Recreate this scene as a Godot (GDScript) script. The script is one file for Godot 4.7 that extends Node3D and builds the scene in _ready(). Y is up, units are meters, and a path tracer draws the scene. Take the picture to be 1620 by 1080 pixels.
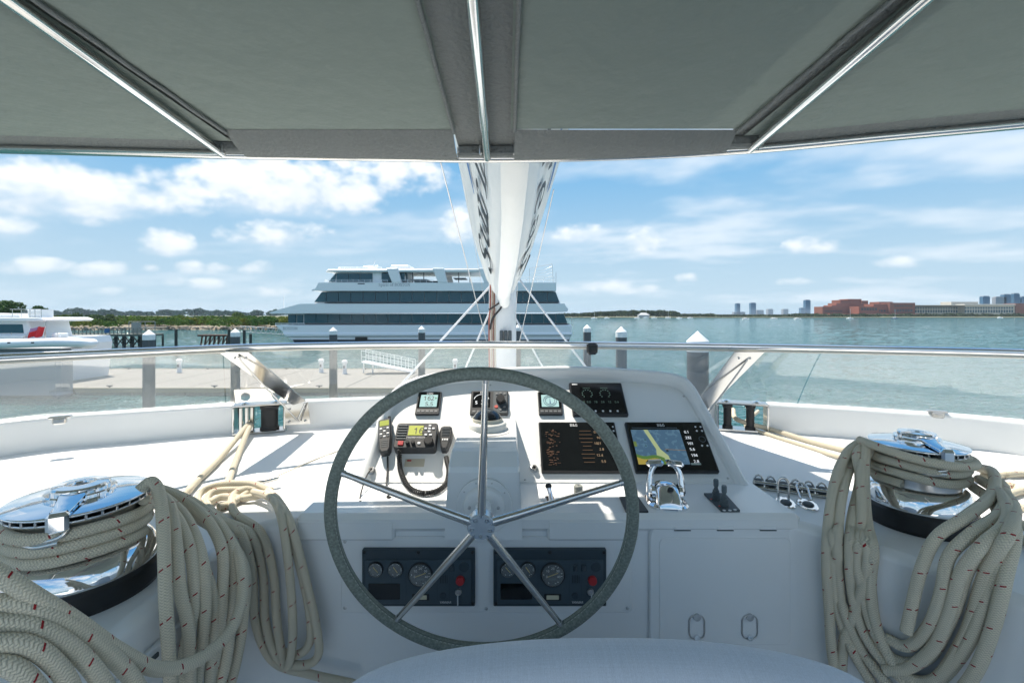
extends Node3D
# Helm of a sailing catamaran at a marina. y up, metres, water at y = 0.
# A pixel of the photograph gives a direction from EYE; depth comes from what the thing touches.
const F := 720.0
const CX := 803.0
const CY := 497.0
const EYE := Vector3(0, 5.6, 0)
const DECK := 0.68        # side deck below the eye
const SHELF := 0.655      # console shelf below the eye
const SUN := Vector3(-0.40, 1.0, -0.36)
var taken := {}
var rng := RandomNumberGenerator.new()
var M := {}

# ---------- mesh builder ----------
class MB:
	var v := PackedVector3Array()
	var n := PackedVector3Array()
	var uv := PackedVector2Array()
	var ix := PackedInt32Array()
	var xf := Transform3D()
	var col := PackedColorArray()
	var tint := Color.WHITE
	var tinted := false
	func vert(p: Vector3, nn: Vector3, t := Vector2.ZERO) -> int:
		v.append(xf * p)
		n.append((xf.basis * nn).normalized())
		uv.append(t)
		if tinted: col.append(tint)
		return v.size() - 1
	func face(ps: Array, toward := Vector3.INF) -> void:   # flat convex polygon, counter-clockwise from outside (or turned away from the point «toward»)
		var nn: Vector3 = (ps[1] - ps[0]).cross(ps[2] - ps[0])
		if nn.length() < 1e-12 and ps.size() > 3:
			nn = (ps[2] - ps[0]).cross(ps[3] - ps[0])
		nn = nn.normalized()
		var flip := false
		if toward != Vector3.INF:
			var c := Vector3.ZERO
			for p in ps: c += p
			flip = nn.dot(c / ps.size() - toward) < 0
			if flip: nn = -nn
		var at := []
		for p in ps: at.append(vert(p, nn, Vector2(p.x, p.y)))
		for k in range(1, ps.size() - 1):
			if flip: ix.append_array([at[0], at[k], at[k + 1]])
			else: ix.append_array([at[0], at[k + 1], at[k]])
	func box(c: Vector3, s: Vector3, b := 0.0) -> void:
		var h := s / 2
		b = minf(b, minf(h.x, minf(h.y, h.z)) * 0.98)
		var P := func(ax: int, sx: int, sy: int, sz: int) -> Vector3:
			var q := Vector3(sx * (h.x - (0.0 if ax == 0 else b)), sy * (h.y - (0.0 if ax == 1 else b)), sz * (h.z - (0.0 if ax == 2 else b)))
			return c + q
		var sg := [-1, 1]
		for s1 in sg:
			face([P.call(0, s1, -1, -1), P.call(0, s1, 1, -1), P.call(0, s1, 1, 1), P.call(0, s1, -1, 1)], c)
			face([P.call(1, -1, s1, -1), P.call(1, 1, s1, -1), P.call(1, 1, s1, 1), P.call(1, -1, s1, 1)], c)
			face([P.call(2, -1, -1, s1), P.call(2, 1, -1, s1), P.call(2, 1, 1, s1), P.call(2, -1, 1, s1)], c)
			if b > 0:
				for s2 in sg:
					face([P.call(0, s1, s2, -1), P.call(0, s1, s2, 1), P.call(1, s1, s2, 1), P.call(1, s1, s2, -1)], c)
					face([P.call(0, s1, -1, s2), P.call(0, s1, 1, s2), P.call(2, s1, 1, s2), P.call(2, s1, -1, s2)], c)
					face([P.call(1, -1, s1, s2), P.call(1, 1, s1, s2), P.call(2, 1, s1, s2), P.call(2, -1, s1, s2)], c)
					for s3 in sg:
						face([P.call(0, s1, s2, s3), P.call(1, s1, s2, s3), P.call(2, s1, s2, s3)], c)
	# rows of points; smooth normals; cu/cv close the sheet along the row / across rows
	func grid(rows: Array, cu := false, cv := false, usc := 1.0, vs := []) -> void:
		var R := rows.size()
		var C: int = rows[0].size()
		var base := v.size()
		for r in R:
			for c in C + (1 if cu else 0):
				var cc := c % C
				var l: Vector3 = rows[r][(cc - 1 + C) % C] if cu or cc > 0 else rows[r][cc]
				var rr: Vector3 = rows[r][(cc + 1) % C] if cu or cc < C - 1 else rows[r][cc]
				var d: Vector3 = rows[(r - 1 + R) % R][cc] if cv or r > 0 else rows[r][cc]
				var u: Vector3 = rows[(r + 1) % R][cc] if cv or r < R - 1 else rows[r][cc]
				var nn := (rr - l).cross(u - d)
				if nn.length() < 1e-14: nn = Vector3.UP
				vert(rows[r][cc], nn.normalized(), Vector2(float(c) / C * usc, vs[r] if vs.size() > r else float(r) / R))
		var W := C + (1 if cu else 0)
		var RR := R if cv else R - 1
		for r in RR:
			for c in W - 1:
				var a := base + r * W + c
				var b := base + ((r + 1) % R) * W + c
				ix.append_array([a, b + 1, a + 1, a, b, b + 1])
	func tube(ps: PackedVector3Array, r, sides := 10, caps := true, closed := false, tile := 0.09, twist := 0.0) -> void:
		var rows := []
		var vs := []
		var N := ps.size()
		var t0 := (ps[1] - ps[0]).normalized()
		var up := Vector3.UP if absf(t0.y) < 0.9 else Vector3.RIGHT
		var nx := t0.cross(up).normalized()
		var run := 0.0
		for i in N:
			var a: Vector3 = ps[i - 1] if i > 0 else (ps[N - 1] if closed else ps[0])
			var b: Vector3 = ps[i + 1] if i < N - 1 else (ps[0] if closed else ps[N - 1])
			var t := (b - a).normalized()
			nx = (nx - t * nx.dot(t)).normalized()
			var ny := t.cross(nx)
			if i > 0: run += ps[i].distance_to(ps[i - 1])
			var rad: float = r[i] if r is Array else r
			var row := PackedVector3Array()
			for k in sides:
				var an := TAU * k / sides + twist * run
				row.append(ps[i] + (nx * cos(an) + ny * sin(an)) * rad)
			rows.append(row)
			vs.append(run / tile)
		if closed:
			rows.append(rows[0])
			vs.append((run + ps[N - 1].distance_to(ps[0])) / tile)
		grid(rows, true, false, 1.0, vs)
		if caps and not closed:
			face(Array(rows[0]), ps[1])
			face(Array(rows[N - 1]), ps[N - 2])
	func bar(a: Vector3, b: Vector3, r: float, sides := 8) -> void:
		tube(PackedVector3Array([a, b]), r, sides)
	# profile of (radius, height) about +y; every profile segment keeps its own edge unless soft
	func lathe(prof: Array, seg := 32, soft := false) -> void:
		if soft:
			var rows := []
			for q in prof:
				var row := PackedVector3Array()
				for k in seg:
					row.append(Vector3(cos(-TAU * k / seg) * q.x, q.y, sin(-TAU * k / seg) * q.x))
				rows.append(row)
			grid(rows, true)
			return
		for i in prof.size() - 1:
			var a: Vector2 = prof[i]
			var b: Vector2 = prof[i + 1]
			var t := b - a
			if t.length() < 1e-7: continue
			var nr := Vector2(t.y, -t.x).normalized()
			var base := v.size()
			for k in seg + 1:
				var an := TAU * k / seg
				var d := Vector3(cos(an), 0, sin(an))
				var nn := Vector3(d.x * nr.x, nr.y, d.z * nr.x)
				vert(Vector3(d.x * a.x, a.y, d.z * a.x), nn, Vector2(float(k) / seg, 0))
				vert(Vector3(d.x * b.x, b.y, d.z * b.x), nn, Vector2(float(k) / seg, 1))
			for k in seg:
				var q := base + k * 2
				ix.append_array([q, q + 3, q + 1, q, q + 2, q + 3])
	# 2D outline in x/y, extruded from z0 to z1 (z1 faces the viewer), edge bevel b
	func prism(poly: PackedVector2Array, z0: float, z1: float, b := 0.0) -> void:
		if Geometry2D.is_polygon_clockwise(poly):
			poly = poly.duplicate()
			poly.reverse()
		var top := poly
		if b > 0:
			var ins := Geometry2D.offset_polygon(poly, -b, Geometry2D.JOIN_MITER)
			if ins.size() == 1 and ins[0].size() == poly.size():
				top = ins[0]
				if Geometry2D.is_polygon_clockwise(top): top.reverse()
				var best := 0
				for k in top.size():
					if top[k].distance_to(poly[0]) < top[best].distance_to(poly[0]): best = k
				var turned := PackedVector2Array()
				for k in top.size(): turned.append(top[(best + k) % top.size()])
				top = turned
			else: b = 0.0
		var tri := Geometry2D.triangulate_polygon(top)
		var a0 := v.size()
		for p in top: vert(Vector3(p.x, p.y, z1), Vector3(0, 0, 1), p)
		for k in range(0, tri.size(), 3): tri_ccw(a0 + tri[k], a0 + tri[k + 1], a0 + tri[k + 2], top[tri[k]], top[tri[k + 1]], top[tri[k + 2]], false)
		var tri2 := Geometry2D.triangulate_polygon(poly)
		var a1 := v.size()
		for p in poly: vert(Vector3(p.x, p.y, z0), Vector3(0, 0, -1), p)
		for k in range(0, tri2.size(), 3): tri_ccw(a1 + tri2[k], a1 + tri2[k + 1], a1 + tri2[k + 2], poly[tri2[k]], poly[tri2[k + 1]], poly[tri2[k + 2]], true)
		var N := poly.size()
		for k in N:
			var p := poly[k]
			var q := poly[(k + 1) % N]
			face([Vector3(p.x, p.y, z0), Vector3(q.x, q.y, z0), Vector3(q.x, q.y, z1 - b), Vector3(p.x, p.y, z1 - b)])
			if b > 0:
				var p2 := top[k]
				var q2 := top[(k + 1) % N]
				face([Vector3(p.x, p.y, z1 - b), Vector3(q.x, q.y, z1 - b), Vector3(q2.x, q2.y, z1), Vector3(p2.x, p2.y, z1)])
	func tri_ccw(a: int, b: int, c: int, pa: Vector2, pb: Vector2, pc: Vector2, back: bool) -> void:
		var ccw := (pb - pa).cross(pc - pa) > 0
		if ccw != back: ix.append_array([a, c, b])
		else: ix.append_array([a, b, c])
	func ball(c: Vector3, r: Vector3, seg := 14, rings := 8) -> void:
		var rows := []
		for i in rings + 1:
			var e := -PI / 2 + PI * i / rings
			var row := PackedVector3Array()
			for k in seg:
				var a := -TAU * k / seg
				row.append(c + Vector3(cos(a) * cos(e) * r.x, sin(e) * r.y, sin(a) * cos(e) * r.z))
			rows.append(row)
		grid(rows, true)
	func mesh(m: Material) -> ArrayMesh:
		var arr := []
		arr.resize(Mesh.ARRAY_MAX)
		arr[Mesh.ARRAY_VERTEX] = v
		arr[Mesh.ARRAY_NORMAL] = n
		arr[Mesh.ARRAY_TEX_UV] = uv
		arr[Mesh.ARRAY_INDEX] = ix
		if tinted: arr[Mesh.ARRAY_COLOR] = col
		var am := ArrayMesh.new()
		am.add_surface_from_arrays(Mesh.PRIMITIVE_TRIANGLES, arr)
		am.surface_set_material(0, m)
		return am

# ---------- scene helpers ----------
func numbered(called: String) -> String:
	var k: int = taken.get(called, 0)
	taken[called] = k + 1
	return called if k == 0 else "%s_%03d" % [called, k]
func thing(called: String, label: String, category: String, at := Vector3.ZERO, group := "") -> Node3D:
	var o := Node3D.new()
	o.name = numbered(called)
	add_child(o)
	o.position = at
	return tag(o, label, category, group)
func tag(o: Node3D, label: String, category: String, group := "") -> Node3D:
	o.set_meta("label", label)
	o.set_meta("category", category)
	if group: o.set_meta("group", group)
	return o
func put(called: String, b: MB, m: Material, parent: Node3D = null) -> MeshInstance3D:
	var o := MeshInstance3D.new()
	o.mesh = b.mesh(m)
	if parent == null:
		o.name = numbered(called)
		add_child(o)
	else:
		o.name = called
		parent.add_child(o, true)
	return o
func one(called: String, b: MB, m: Material, label: String, category: String, group := "") -> MeshInstance3D:
	var o := put(called, b, m)
	tag(o, label, category, group)
	return o
func structure(called: String, b: MB, m: Material) -> MeshInstance3D:
	var o := put(called, b, m)
	o.set_meta("kind", "structure")
	return o
func words(text: String, size: float, m: Material, parent: Node3D, xf: Transform3D, called := "lettering", serif := false) -> MeshInstance3D:
	var t := TextMesh.new()
	var f := SystemFont.new()
	f.font_names = PackedStringArray(["Droid Serif" if serif else "Droid Sans"])
	t.font = f
	t.text = text
	t.font_size = 32
	t.pixel_size = size / 32.0 * 1.35
	t.depth = 0.0006
	t.curve_step = 2.0
	t.material = m
	var o := MeshInstance3D.new()
	o.mesh = t
	o.name = called
	parent.add_child(o, true)
	o.transform = xf
	return o
func px(u: float, v: float, z: float) -> Vector3:
	return EYE + Vector3((u - CX) / F * z, -(v - CY) / F * z, -z)
func pd(u: float, v: float, d: float) -> Vector3:
	return px(u, v, F * d / (v - CY))
func smooth(ps: Array, per := 6, closed := false) -> PackedVector3Array:
	var out := PackedVector3Array()
	var N := ps.size()
	for i in (N if closed else N - 1):
		var p0: Vector3 = ps[(i - 1 + N) % N] if closed or i > 0 else ps[0] * 2 - ps[1]
		var p1: Vector3 = ps[i]
		var p2: Vector3 = ps[(i + 1) % N]
		var p3: Vector3 = ps[(i + 2) % N] if closed or i < N - 2 else p2 * 2 - p1
		for k in per:
			var t := float(k) / per
			out.append(p1.cubic_interpolate(p2, p0, p3, t))
	if not closed: out.append(ps[N - 1])
	return out
func rrect(w: float, h: float, r: float, c := Vector2.ZERO, seg := 5) -> PackedVector2Array:
	var o := PackedVector2Array()
	for q in [[1, 1, 0.0], [-1, 1, PI / 2], [-1, -1, PI], [1, -1, PI * 1.5]]:
		for k in seg + 1:
			var a: float = q[2] + PI / 2 * k / seg
			o.append(c + Vector2(q[0] * (w / 2 - r), q[1] * (h / 2 - r)) + Vector2(cos(a), sin(a)) * r)
	return o
func circle2(r: float, c := Vector2.ZERO, seg := 28) -> PackedVector2Array:
	var o := PackedVector2Array()
	for k in seg: o.append(c + Vector2(cos(TAU * k / seg), sin(TAU * k / seg)) * r)
	return o
func lin(r: float, g: float, b: float) -> Color:
	return Color(r, g, b).linear_to_srgb()
func mat(r: float, g: float, b: float, rough := 0.5, metal := 0.0) -> StandardMaterial3D:
	var m := StandardMaterial3D.new()
	m.albedo_color = lin(r, g, b)
	m.roughness = rough
	m.metallic = metal
	return m
func glow(m: StandardMaterial3D, r: float, g: float, b: float, e: float) -> StandardMaterial3D:
	m.emission_enabled = true
	m.emission = lin(r, g, b)
	m.emission_energy_multiplier = e
	return m
func noise_tex(freq: float, seed_: int, normal := false, bump := 4.0, size := 512, ramp: Gradient = null, oct := 4) -> NoiseTexture2D:
	var fn := FastNoiseLite.new()
	fn.seed = seed_
	fn.frequency = freq
	fn.fractal_octaves = oct
	var t := NoiseTexture2D.new()
	t.width = size
	t.height = size
	t.seamless = true
	t.noise = fn
	t.as_normal_map = normal
	t.bump_strength = bump
	if ramp: t.color_ramp = ramp
	return t
func ramp(a: Color, b: Color) -> Gradient:
	var g := Gradient.new()
	g.set_color(0, a)
	g.set_color(1, b)
	return g
func _ready() -> void:
	rng.seed = 7
	# --- camera, sky, sun, exposure ---
	var cam := Camera3D.new()
	cam.name = "camera"
	cam.projection = Camera3D.PROJECTION_FRUSTUM
	cam.near = 0.05
	cam.far = 12000.0
	cam.size = 0.05 * 1080.0 / F
	cam.frustum_offset = Vector2((810.0 - CX) / F, -(540.0 - CY) / F) * 0.05
	cam.position = EYE
	add_child(cam)
	cam.current = true
	var e := Environment.new()
	e.background_mode = Environment.BG_SKY
	e.sky = Sky.new()
	e.sky.sky_material = make_sky()
	e.tonemap_mode = Environment.TONE_MAPPER_LINEAR
	e.tonemap_exposure = 1.68
	e.sdfgi_enabled = true
	e.ssao_enabled = true
	e.ssil_enabled = true
	e.fog_enabled = true
	e.fog_density = 0.00009
	e.fog_light_color = Color(0.80, 0.88, 0.95)
	var we := WorldEnvironment.new()
	we.name = "environment"
	we.environment = e
	add_child(we)
	var sun := DirectionalLight3D.new()
	sun.name = "sun"
	sun.light_energy = 1.55
	sun.light_color = Color(1.0, 0.965, 0.91)
	sun.light_angular_distance = 0.53
	sun.shadow_enabled = true
	add_child(sun)
	sun.look_at_from_position(SUN * 50, Vector3.ZERO)
	make_materials()
	# --- setting and boat structure ---
	build_water_and_shore()
	build_boat()
	build_canopy()
	build_rig()
	build_console()
	# --- objects ---
	build_instruments()
	build_wheel()
	build_controls()
	build_winches()
	build_ropes()
	build_seat()
	build_ship()
	build_left_yacht()
	build_marina()
	build_far_shore()

func sstep(a: float, b: float, x: float) -> float:
	var t := clampf((x - a) / (b - a), 0.0, 1.0)
	return t * t * (3 - 2 * t)

func make_sky() -> PanoramaSkyMaterial:
	var W := 2560
	var H := 1280
	var im := Image.create(W, H, false, Image.FORMAT_RGBF)
	im.fill(Color(0.20, 0.26, 0.30))
	var puff := FastNoiseLite.new()
	puff.seed = 11
	puff.frequency = 1.0
	puff.fractal_octaves = 5
	puff.fractal_gain = 0.55
	var veil := FastNoiseLite.new()
	veil.seed = 23
	veil.frequency = 1.0
	veil.fractal_octaves = 5
	# cumulus seen in the photograph: pixel centre and half-size, density
	var blobs := [[60, 305, 125, 40, 0.9], [170, 318, 130, 38, 0.95], [262, 300, 75, 30, 0.8], [400, 285, 85, 34, 1.1], [475, 300, 115, 44, 1.2], [545, 312, 60, 32, 1.0], [640, 280, 62, 32, 0.9],
		[435, 371, 70, 19, 0.95], [260, 388, 36, 22, 1.1], [18, 360, 36, 15, 0.8], [40, 422, 60, 12, 0.8], [165, 428, 42, 11, 0.8], [237, 425, 17, 8, 0.8], [303, 424, 24, 10, 0.85], [346, 425, 24, 9, 0.85],
		[403, 425, 28, 11, 0.9], [275, 446, 17, 8, 0.8], [326, 450, 30, 8, 0.75], [430, 462, 34, 7, 0.6], [180, 462, 40, 6, 0.5], [735, 362, 32, 30, 0.9], [1020, 385, 25, 19, 0.9], [918, 372, 36, 14, 0.8],
		[1287, 390, 36, 12, 0.85], [1090, 440, 16, 7, 0.8], [975, 456, 40, 9, 0.65], [1258, 446, 26, 6, 0.7], [1025, 455, 18, 7, 0.6], [1420, 416, 30, 8, 0.5]]
	for j in H / 2:
		var el := PI / 2 - PI * (j + 0.5) / H
		var y := sin(el)
		var hz := pow(1.0 - y, 6.0)
		var base := Color(0.06, 0.195, 0.42).lerp(Color(0.105, 0.29, 0.495), sstep(0.75, 0.25, y)).lerp(Color(0.29, 0.42, 0.515), sstep(0.36, 0.0, y))
		for i in W:
			var ph := TAU * (i + 0.5) / W
			var d := Vector3(sin(ph) * cos(el), y, -cos(ph) * cos(el))
			var c := base
			# high thin veil, drawn out sideways
			var q := Vector3(d.x, d.y, d.z) / (y + 0.12)
			var vn := veil.get_noise_3d(q.x * 0.55 + q.z * 0.2, 3.0, q.z * 0.95 - q.x * 0.35) * 0.5 + 0.5
			var side := 0.55 + 0.45 * sstep(-0.25, 0.35, d.x)
			var va := sstep(0.40, 0.80, vn + 0.08 * veil.get_noise_3d(q.x * 4.0, 8.0, q.z * 4.0)) * 0.85 * side
			c = c.lerp(Color(0.53, 0.59, 0.65), va)
			# cumulus: those of the photograph ahead, the same kind all round
			var dens := 0.0
			var pn := puff.get_noise_3d(d.x * 9.0, d.y * 15.0, d.z * 9.0)
			var lit := 0.0
			if d.z < -0.25:
				var pu := CX - F * d.x / d.z
				var pv := CY + F * d.y / d.z
				if pu > -420 and pu < 2040:
					for b in blobs:
						var ex: float = (pu - b[0]) / (b[2] * 1.15)
						if absf(ex) > 1.6: continue
						var ey: float = (pv - b[1]) / (b[3] * 1.15)
						if ey > 0: ey *= 1.35
						if absf(ey) > 1.6: continue
						var f: float = b[4] * (1.0 - 0.62 * (ex * ex + ey * ey))
						if f > dens:
							dens = f
							lit = ey
			if y > 0.02 and (d.z > -0.5 or absf(d.x) > -d.z * 1.25):
				var cn := puff.get_noise_3d(q.x * 0.9 + 40.0, 1.0, q.z * 0.9)
				dens = maxf(dens, (cn - 0.12) * 3.0 * sstep(0.02, 0.12, y))
			if dens > 0.0:
				pn += 0.35 * puff.get_noise_3d(d.x * 31.0, d.y * 50.0, d.z * 31.0)
				var al := sstep(0.02, 1.05, dens + pn * 1.0)
				var shade := clampf(0.5 - 0.5 * lit + pn * 0.7, 0.0, 1.0)
				al *= 0.92 * (0.55 + 0.45 * sstep(0.0, 0.14, y))
				c = c.lerp(Color(0.51, 0.56, 0.61).lerp(Color(0.74, 0.74, 0.73), shade), al)
			c = c.lerp(Color(0.42, 0.50, 0.56), hz * 0.5)
			im.set_pixel(i, j, c)
	var m := PanoramaSkyMaterial.new()
	m.panorama = ImageTexture.create_from_image(im)
	return m

func make_materials() -> void:
	M.gel = mat(0.80, 0.81, 0.81, 0.22)
	M.gel.roughness_texture = noise_tex(0.02, 5, false, 1, 256, ramp(Color(0.5, 0.5, 0.5), Color(1, 1, 1)))
	M.gel.roughness = 0.24
	M.gel.uv1_triplanar = true
	M.gel.uv1_world_triplanar = true
	M.gel.uv1_scale = Vector3(0.8, 0.8, 0.8)
	M.deck = mat(0.78, 0.79, 0.79, 0.45)
	M.panelw = mat(0.78, 0.785, 0.78, 0.4)
	M.chrome = mat(0.82, 0.83, 0.85, 0.06, 1.0)
	M.steel = mat(0.62, 0.61, 0.59, 0.16, 1.0)
	M.brushed = mat(0.55, 0.55, 0.55, 0.3, 1.0)
	M.black = mat(0.012, 0.013, 0.015, 0.35)
	M.rubber = mat(0.02, 0.021, 0.023, 0.6)
	M.plastic = mat(0.03, 0.032, 0.035, 0.42)
	M.greypl = mat(0.06, 0.075, 0.085, 0.5)
	M.screen = mat(0.006, 0.007, 0.008, 0.08)
	M.whitep = mat(0.75, 0.76, 0.77, 0.5)
	M.ink = glow(mat(0.8, 0.8, 0.8, 0.5), 0.8, 0.85, 0.9, 0.5)
	M.print = mat(0.75, 0.75, 0.75, 0.5)
	M.darkink = mat(0.02, 0.022, 0.025, 0.5)
	M.red = mat(0.42, 0.025, 0.03, 0.4)
	M.fabric = mat(0.175, 0.205, 0.185, 0.85)
	M.fabric.normal_enabled = true
	M.fabric.normal_texture = noise_tex(0.012, 31, true, 10.0, 512, null, 5)
	M.fabric.normal_scale = 0.7
	M.fabric.uv1_triplanar = true
	M.fabric.uv1_world_triplanar = true
	M.fabric.uv1_scale = Vector3(0.9, 0.9, 0.9)
	M.fabric.backlight_enabled = true
	M.fabric.backlight = Color(0.13, 0.145, 0.135)
	M.hem = mat(0.17, 0.18, 0.175, 0.85)
	M.hem.normal_enabled = true
	M.hem.normal_texture = noise_tex(0.03, 33, true, 9.0, 512)
	M.hem.uv1_triplanar = true
	M.hem.uv1_world_triplanar = true
	M.hem.uv1_scale = Vector3(2.5, 2.5, 2.5)
	M.sail = mat(0.78, 0.78, 0.76, 0.7)
	M.sail.normal_enabled = true
	M.sail.normal_texture = noise_tex(0.008, 35, true, 12.0, 512)
	M.sail.normal_scale = 0.6
	M.sail.uv1_triplanar = true
	M.sail.uv1_scale = Vector3(0.8, 0.8, 0.8)
	M.sail.backlight_enabled = true
	M.sail.backlight = Color(0.25, 0.25, 0.24)
	var glass := StandardMaterial3D.new()
	glass.transparency = BaseMaterial3D.TRANSPARENCY_ALPHA
	glass.albedo_color = Color(0.90, 0.92, 0.91, 0.17)
	glass.roughness = 0.04
	M.glass = glass
	M.rope = rope_material()
	M.oldrope = mat(0.55, 0.49, 0.38, 0.9)
	M.leather = leather_material()
	M.cushion = cushion_material()
	M.wood = mat(0.36, 0.29, 0.20, 0.8)
	M.concrete = mat(0.36, 0.345, 0.32, 0.85)
	M.concrete.albedo_texture = noise_tex(0.02, 41, false, 1.0, 512, ramp(Color(0.78, 0.77, 0.75), Color(1, 1, 1)))
	M.concrete.uv1_triplanar = true
	M.concrete.uv1_world_triplanar = true
	M.concrete.uv1_scale = Vector3(0.4, 0.4, 0.4)
	M.pile = mat(0.085, 0.092, 0.10, 0.7)
	M.timber = mat(0.045, 0.05, 0.045, 0.9)
	M.shipwhite = mat(0.84, 0.85, 0.85, 0.4)
	M.shipglass = mat(0.012, 0.085, 0.115, 0.1)
	M.shipdark = mat(0.012, 0.025, 0.04, 0.4)

func rope_material() -> StandardMaterial3D:
	var W := 128
	var H := 288
	var im := Image.create(W, H, false, Image.FORMAT_RGB8)
	var hm := Image.create(W, H, false, Image.FORMAT_RGB8)
	var r := RandomNumberGenerator.new()
	r.seed = 4
	for y in H:
		for x in W:
			var a := float(x) / W * 16.0
			var b := float(y) / H * 36.0
			var s1 := absf(fmod(a + b, 2.0) - 1.0)
			var s2 := absf(fmod(a - b + 80.0, 2.0) - 1.0)
			var over := (int(floor((a + b) / 2.0)) + int(floor((a - b + 80.0) / 2.0))) % 2 == 0
			var h := 1.0 - pow(s1 if over else s2, 2.0)
			var k := 0.84 + 0.16 * h + r.randf_range(-0.05, 0.05)
			var c := Color(0.88, 0.84, 0.75) * k
			for q in [[0.10, 0.18], [0.30, 0.24], [0.60, 0.66], [0.80, 0.72]]:
				var dx: float = float(x) / W - q[0]
				var dy: float = float(y) / H - q[1]
				if absf(dx) < 0.06 and absf(dy - dx * 0.35) < 0.016:
					c = Color(0.62, 0.10, 0.12) * k
			im.set_pixel(x, y, c)
			hm.set_pixel(x, y, Color(h, h, h))
	hm.bump_map_to_normal_map(3.5)
	var m := StandardMaterial3D.new()
	m.albedo_texture = ImageTexture.create_from_image(im)
	m.normal_enabled = true
	m.normal_texture = ImageTexture.create_from_image(hm)
	m.roughness = 0.88
	return m

func leather_material() -> StandardMaterial3D:
	var W := 128
	var H := 64
	var im := Image.create(W, H, false, Image.FORMAT_RGB8)
	var fn := FastNoiseLite.new()
	fn.seed = 3
	fn.frequency = 0.08
	for y in H:
		for x in W:
			var k := 0.9 + 0.22 * fn.get_noise_2d(x, y * 1.0)
			var c := Color(0.53, 0.56, 0.52) * k
			var u := float(x) / W
			if absf(u - 0.30) < 0.006: c = c * 0.7
			if absf(u - 0.33) < 0.012 and fmod(y / 16.0, 1.0) < 0.55: c = Color(0.62, 0.64, 0.60)
			im.set_pixel(x, y, c)
	var m := StandardMaterial3D.new()
	m.albedo_texture = ImageTexture.create_from_image(im)
	m.roughness = 0.62
	m.normal_enabled = true
	m.normal_texture = noise_tex(0.06, 8, true, 3.0, 256)
	m.normal_scale = 0.35
	return m

func cushion_material() -> StandardMaterial3D:
	var S := 256
	var im := Image.create(S, S, false, Image.FORMAT_RGB8)
	var r := RandomNumberGenerator.new()
	r.seed = 9
	var cols := []
	for k in S: cols.append([r.randf_range(-0.02, 0.02), r.randf_range(-0.02, 0.02)])
	for y in S:
		for x in S:
			var k: float = 1.0 + cols[x][0] + cols[y][1] + r.randf_range(-0.05, 0.05)
			im.set_pixel(x, y, Color(0.80, 0.82, 0.86) * k)
	var m := StandardMaterial3D.new()
	m.albedo_texture = ImageTexture.create_from_image(im)
	m.roughness = 0.9
	m.rim_enabled = true
	m.rim = 0.3
	m.uv1_triplanar = true
	m.uv1_scale = Vector3(5, 5, 5)
	m.normal_enabled = true
	m.normal_texture = noise_tex(0.01, 12, true, 8.0, 256)
	m.normal_scale = 0.25
	return m

func build_water_and_shore() -> void:
	var wm := mat(0.022, 0.105, 0.105, 0.08)
	wm.normal_enabled = true
	wm.normal_texture = noise_tex(0.03, 2, true, 20.0, 1024, null, 4)
	wm.normal_scale = 1.0
	wm.uv1_triplanar = true
	wm.uv1_world_triplanar = true
	wm.uv1_scale = Vector3(0.035, 0.035, 0.07)
	var b := MB.new()
	b.face([Vector3(-6000, -0.16, 400), Vector3(6000, -0.16, 400), Vector3(6000, -0.16, -9000), Vector3(-6000, -0.16, -9000)])
	structure("sea_far", b, wm)
	# waves as real relief, cells growing with distance
	b = MB.new()
	var wn := FastNoiseLite.new()
	wn.seed = 6
	wn.frequency = 1.0
	wn.fractal_octaves = 3
	var rows := []
	var rr := 4.0
	while rr < 2600.0:
		var row := PackedVector3Array()
		for i in 601:
			var a := lerpf(-1.15, 1.15, i / 600.0)
			var x := sin(a) * rr
			var z := -cos(a) * rr
			var h := 0.055 * wn.get_noise_2d(x * 0.55, z * 0.9) + 0.10 * wn.get_noise_2d(x * 0.09 + 50.0, z * 0.16)
			row.append(Vector3(x, h, z))
		rows.append(row)
		rr *= 1.0135
	b.grid(rows)
	structure("water", b, wm)
# ---------- own boat ----------
func xz(p: Vector2, d: float) -> Vector3:
	return Vector3(p.x, EYE.y - d, -p.y)
func curve2(ps: Array, per := 6) -> PackedVector2Array:
	var a := []
	for p in ps: a.append(Vector3(p[0], p[1], 0))
	var o := PackedVector2Array()
	for p in smooth(a, per): o.append(Vector2(p.x, p.y))
	return o
func offs(c: PackedVector2Array, k: int) -> Vector2:   # left-hand normal of a polyline
	var a := c[maxi(k - 1, 0)]
	var b := c[mini(k + 1, c.size() - 1)]
	var t := (b - a).normalized()
	return Vector2(-t.y, t.x)
func swept(b: MB, c: PackedVector2Array, prof: Array, from := 0, to := -1) -> void:
	var rows := []
	if to < 0: to = c.size() - 1
	for q in prof:
		var row := PackedVector3Array()
		for k in range(from, to + 1): row.append(xz(c[k] + offs(c, k) * q[0], q[1]))
		rows.append(row)
	b.grid(rows)
	b.face(column(rows, 0))
	b.face(column(rows, rows[0].size() - 1))
func column(rows: Array, k: int) -> Array:
	var o := []
	for r in rows: o.append(r[k])
	return o
func frame_from(o: Vector3, x: Vector3, y: Vector3) -> Transform3D:
	x = x.normalized()
	y = (y - x * y.dot(x)).normalized()
	return Transform3D(Basis(x, y, x.cross(y)), o)
var BASE: PackedVector2Array
var WELL: PackedVector2Array
var RAIL: PackedVector2Array
const GLASS_TOP := 0.165
const GLASS_FOOT := 0.512

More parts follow.
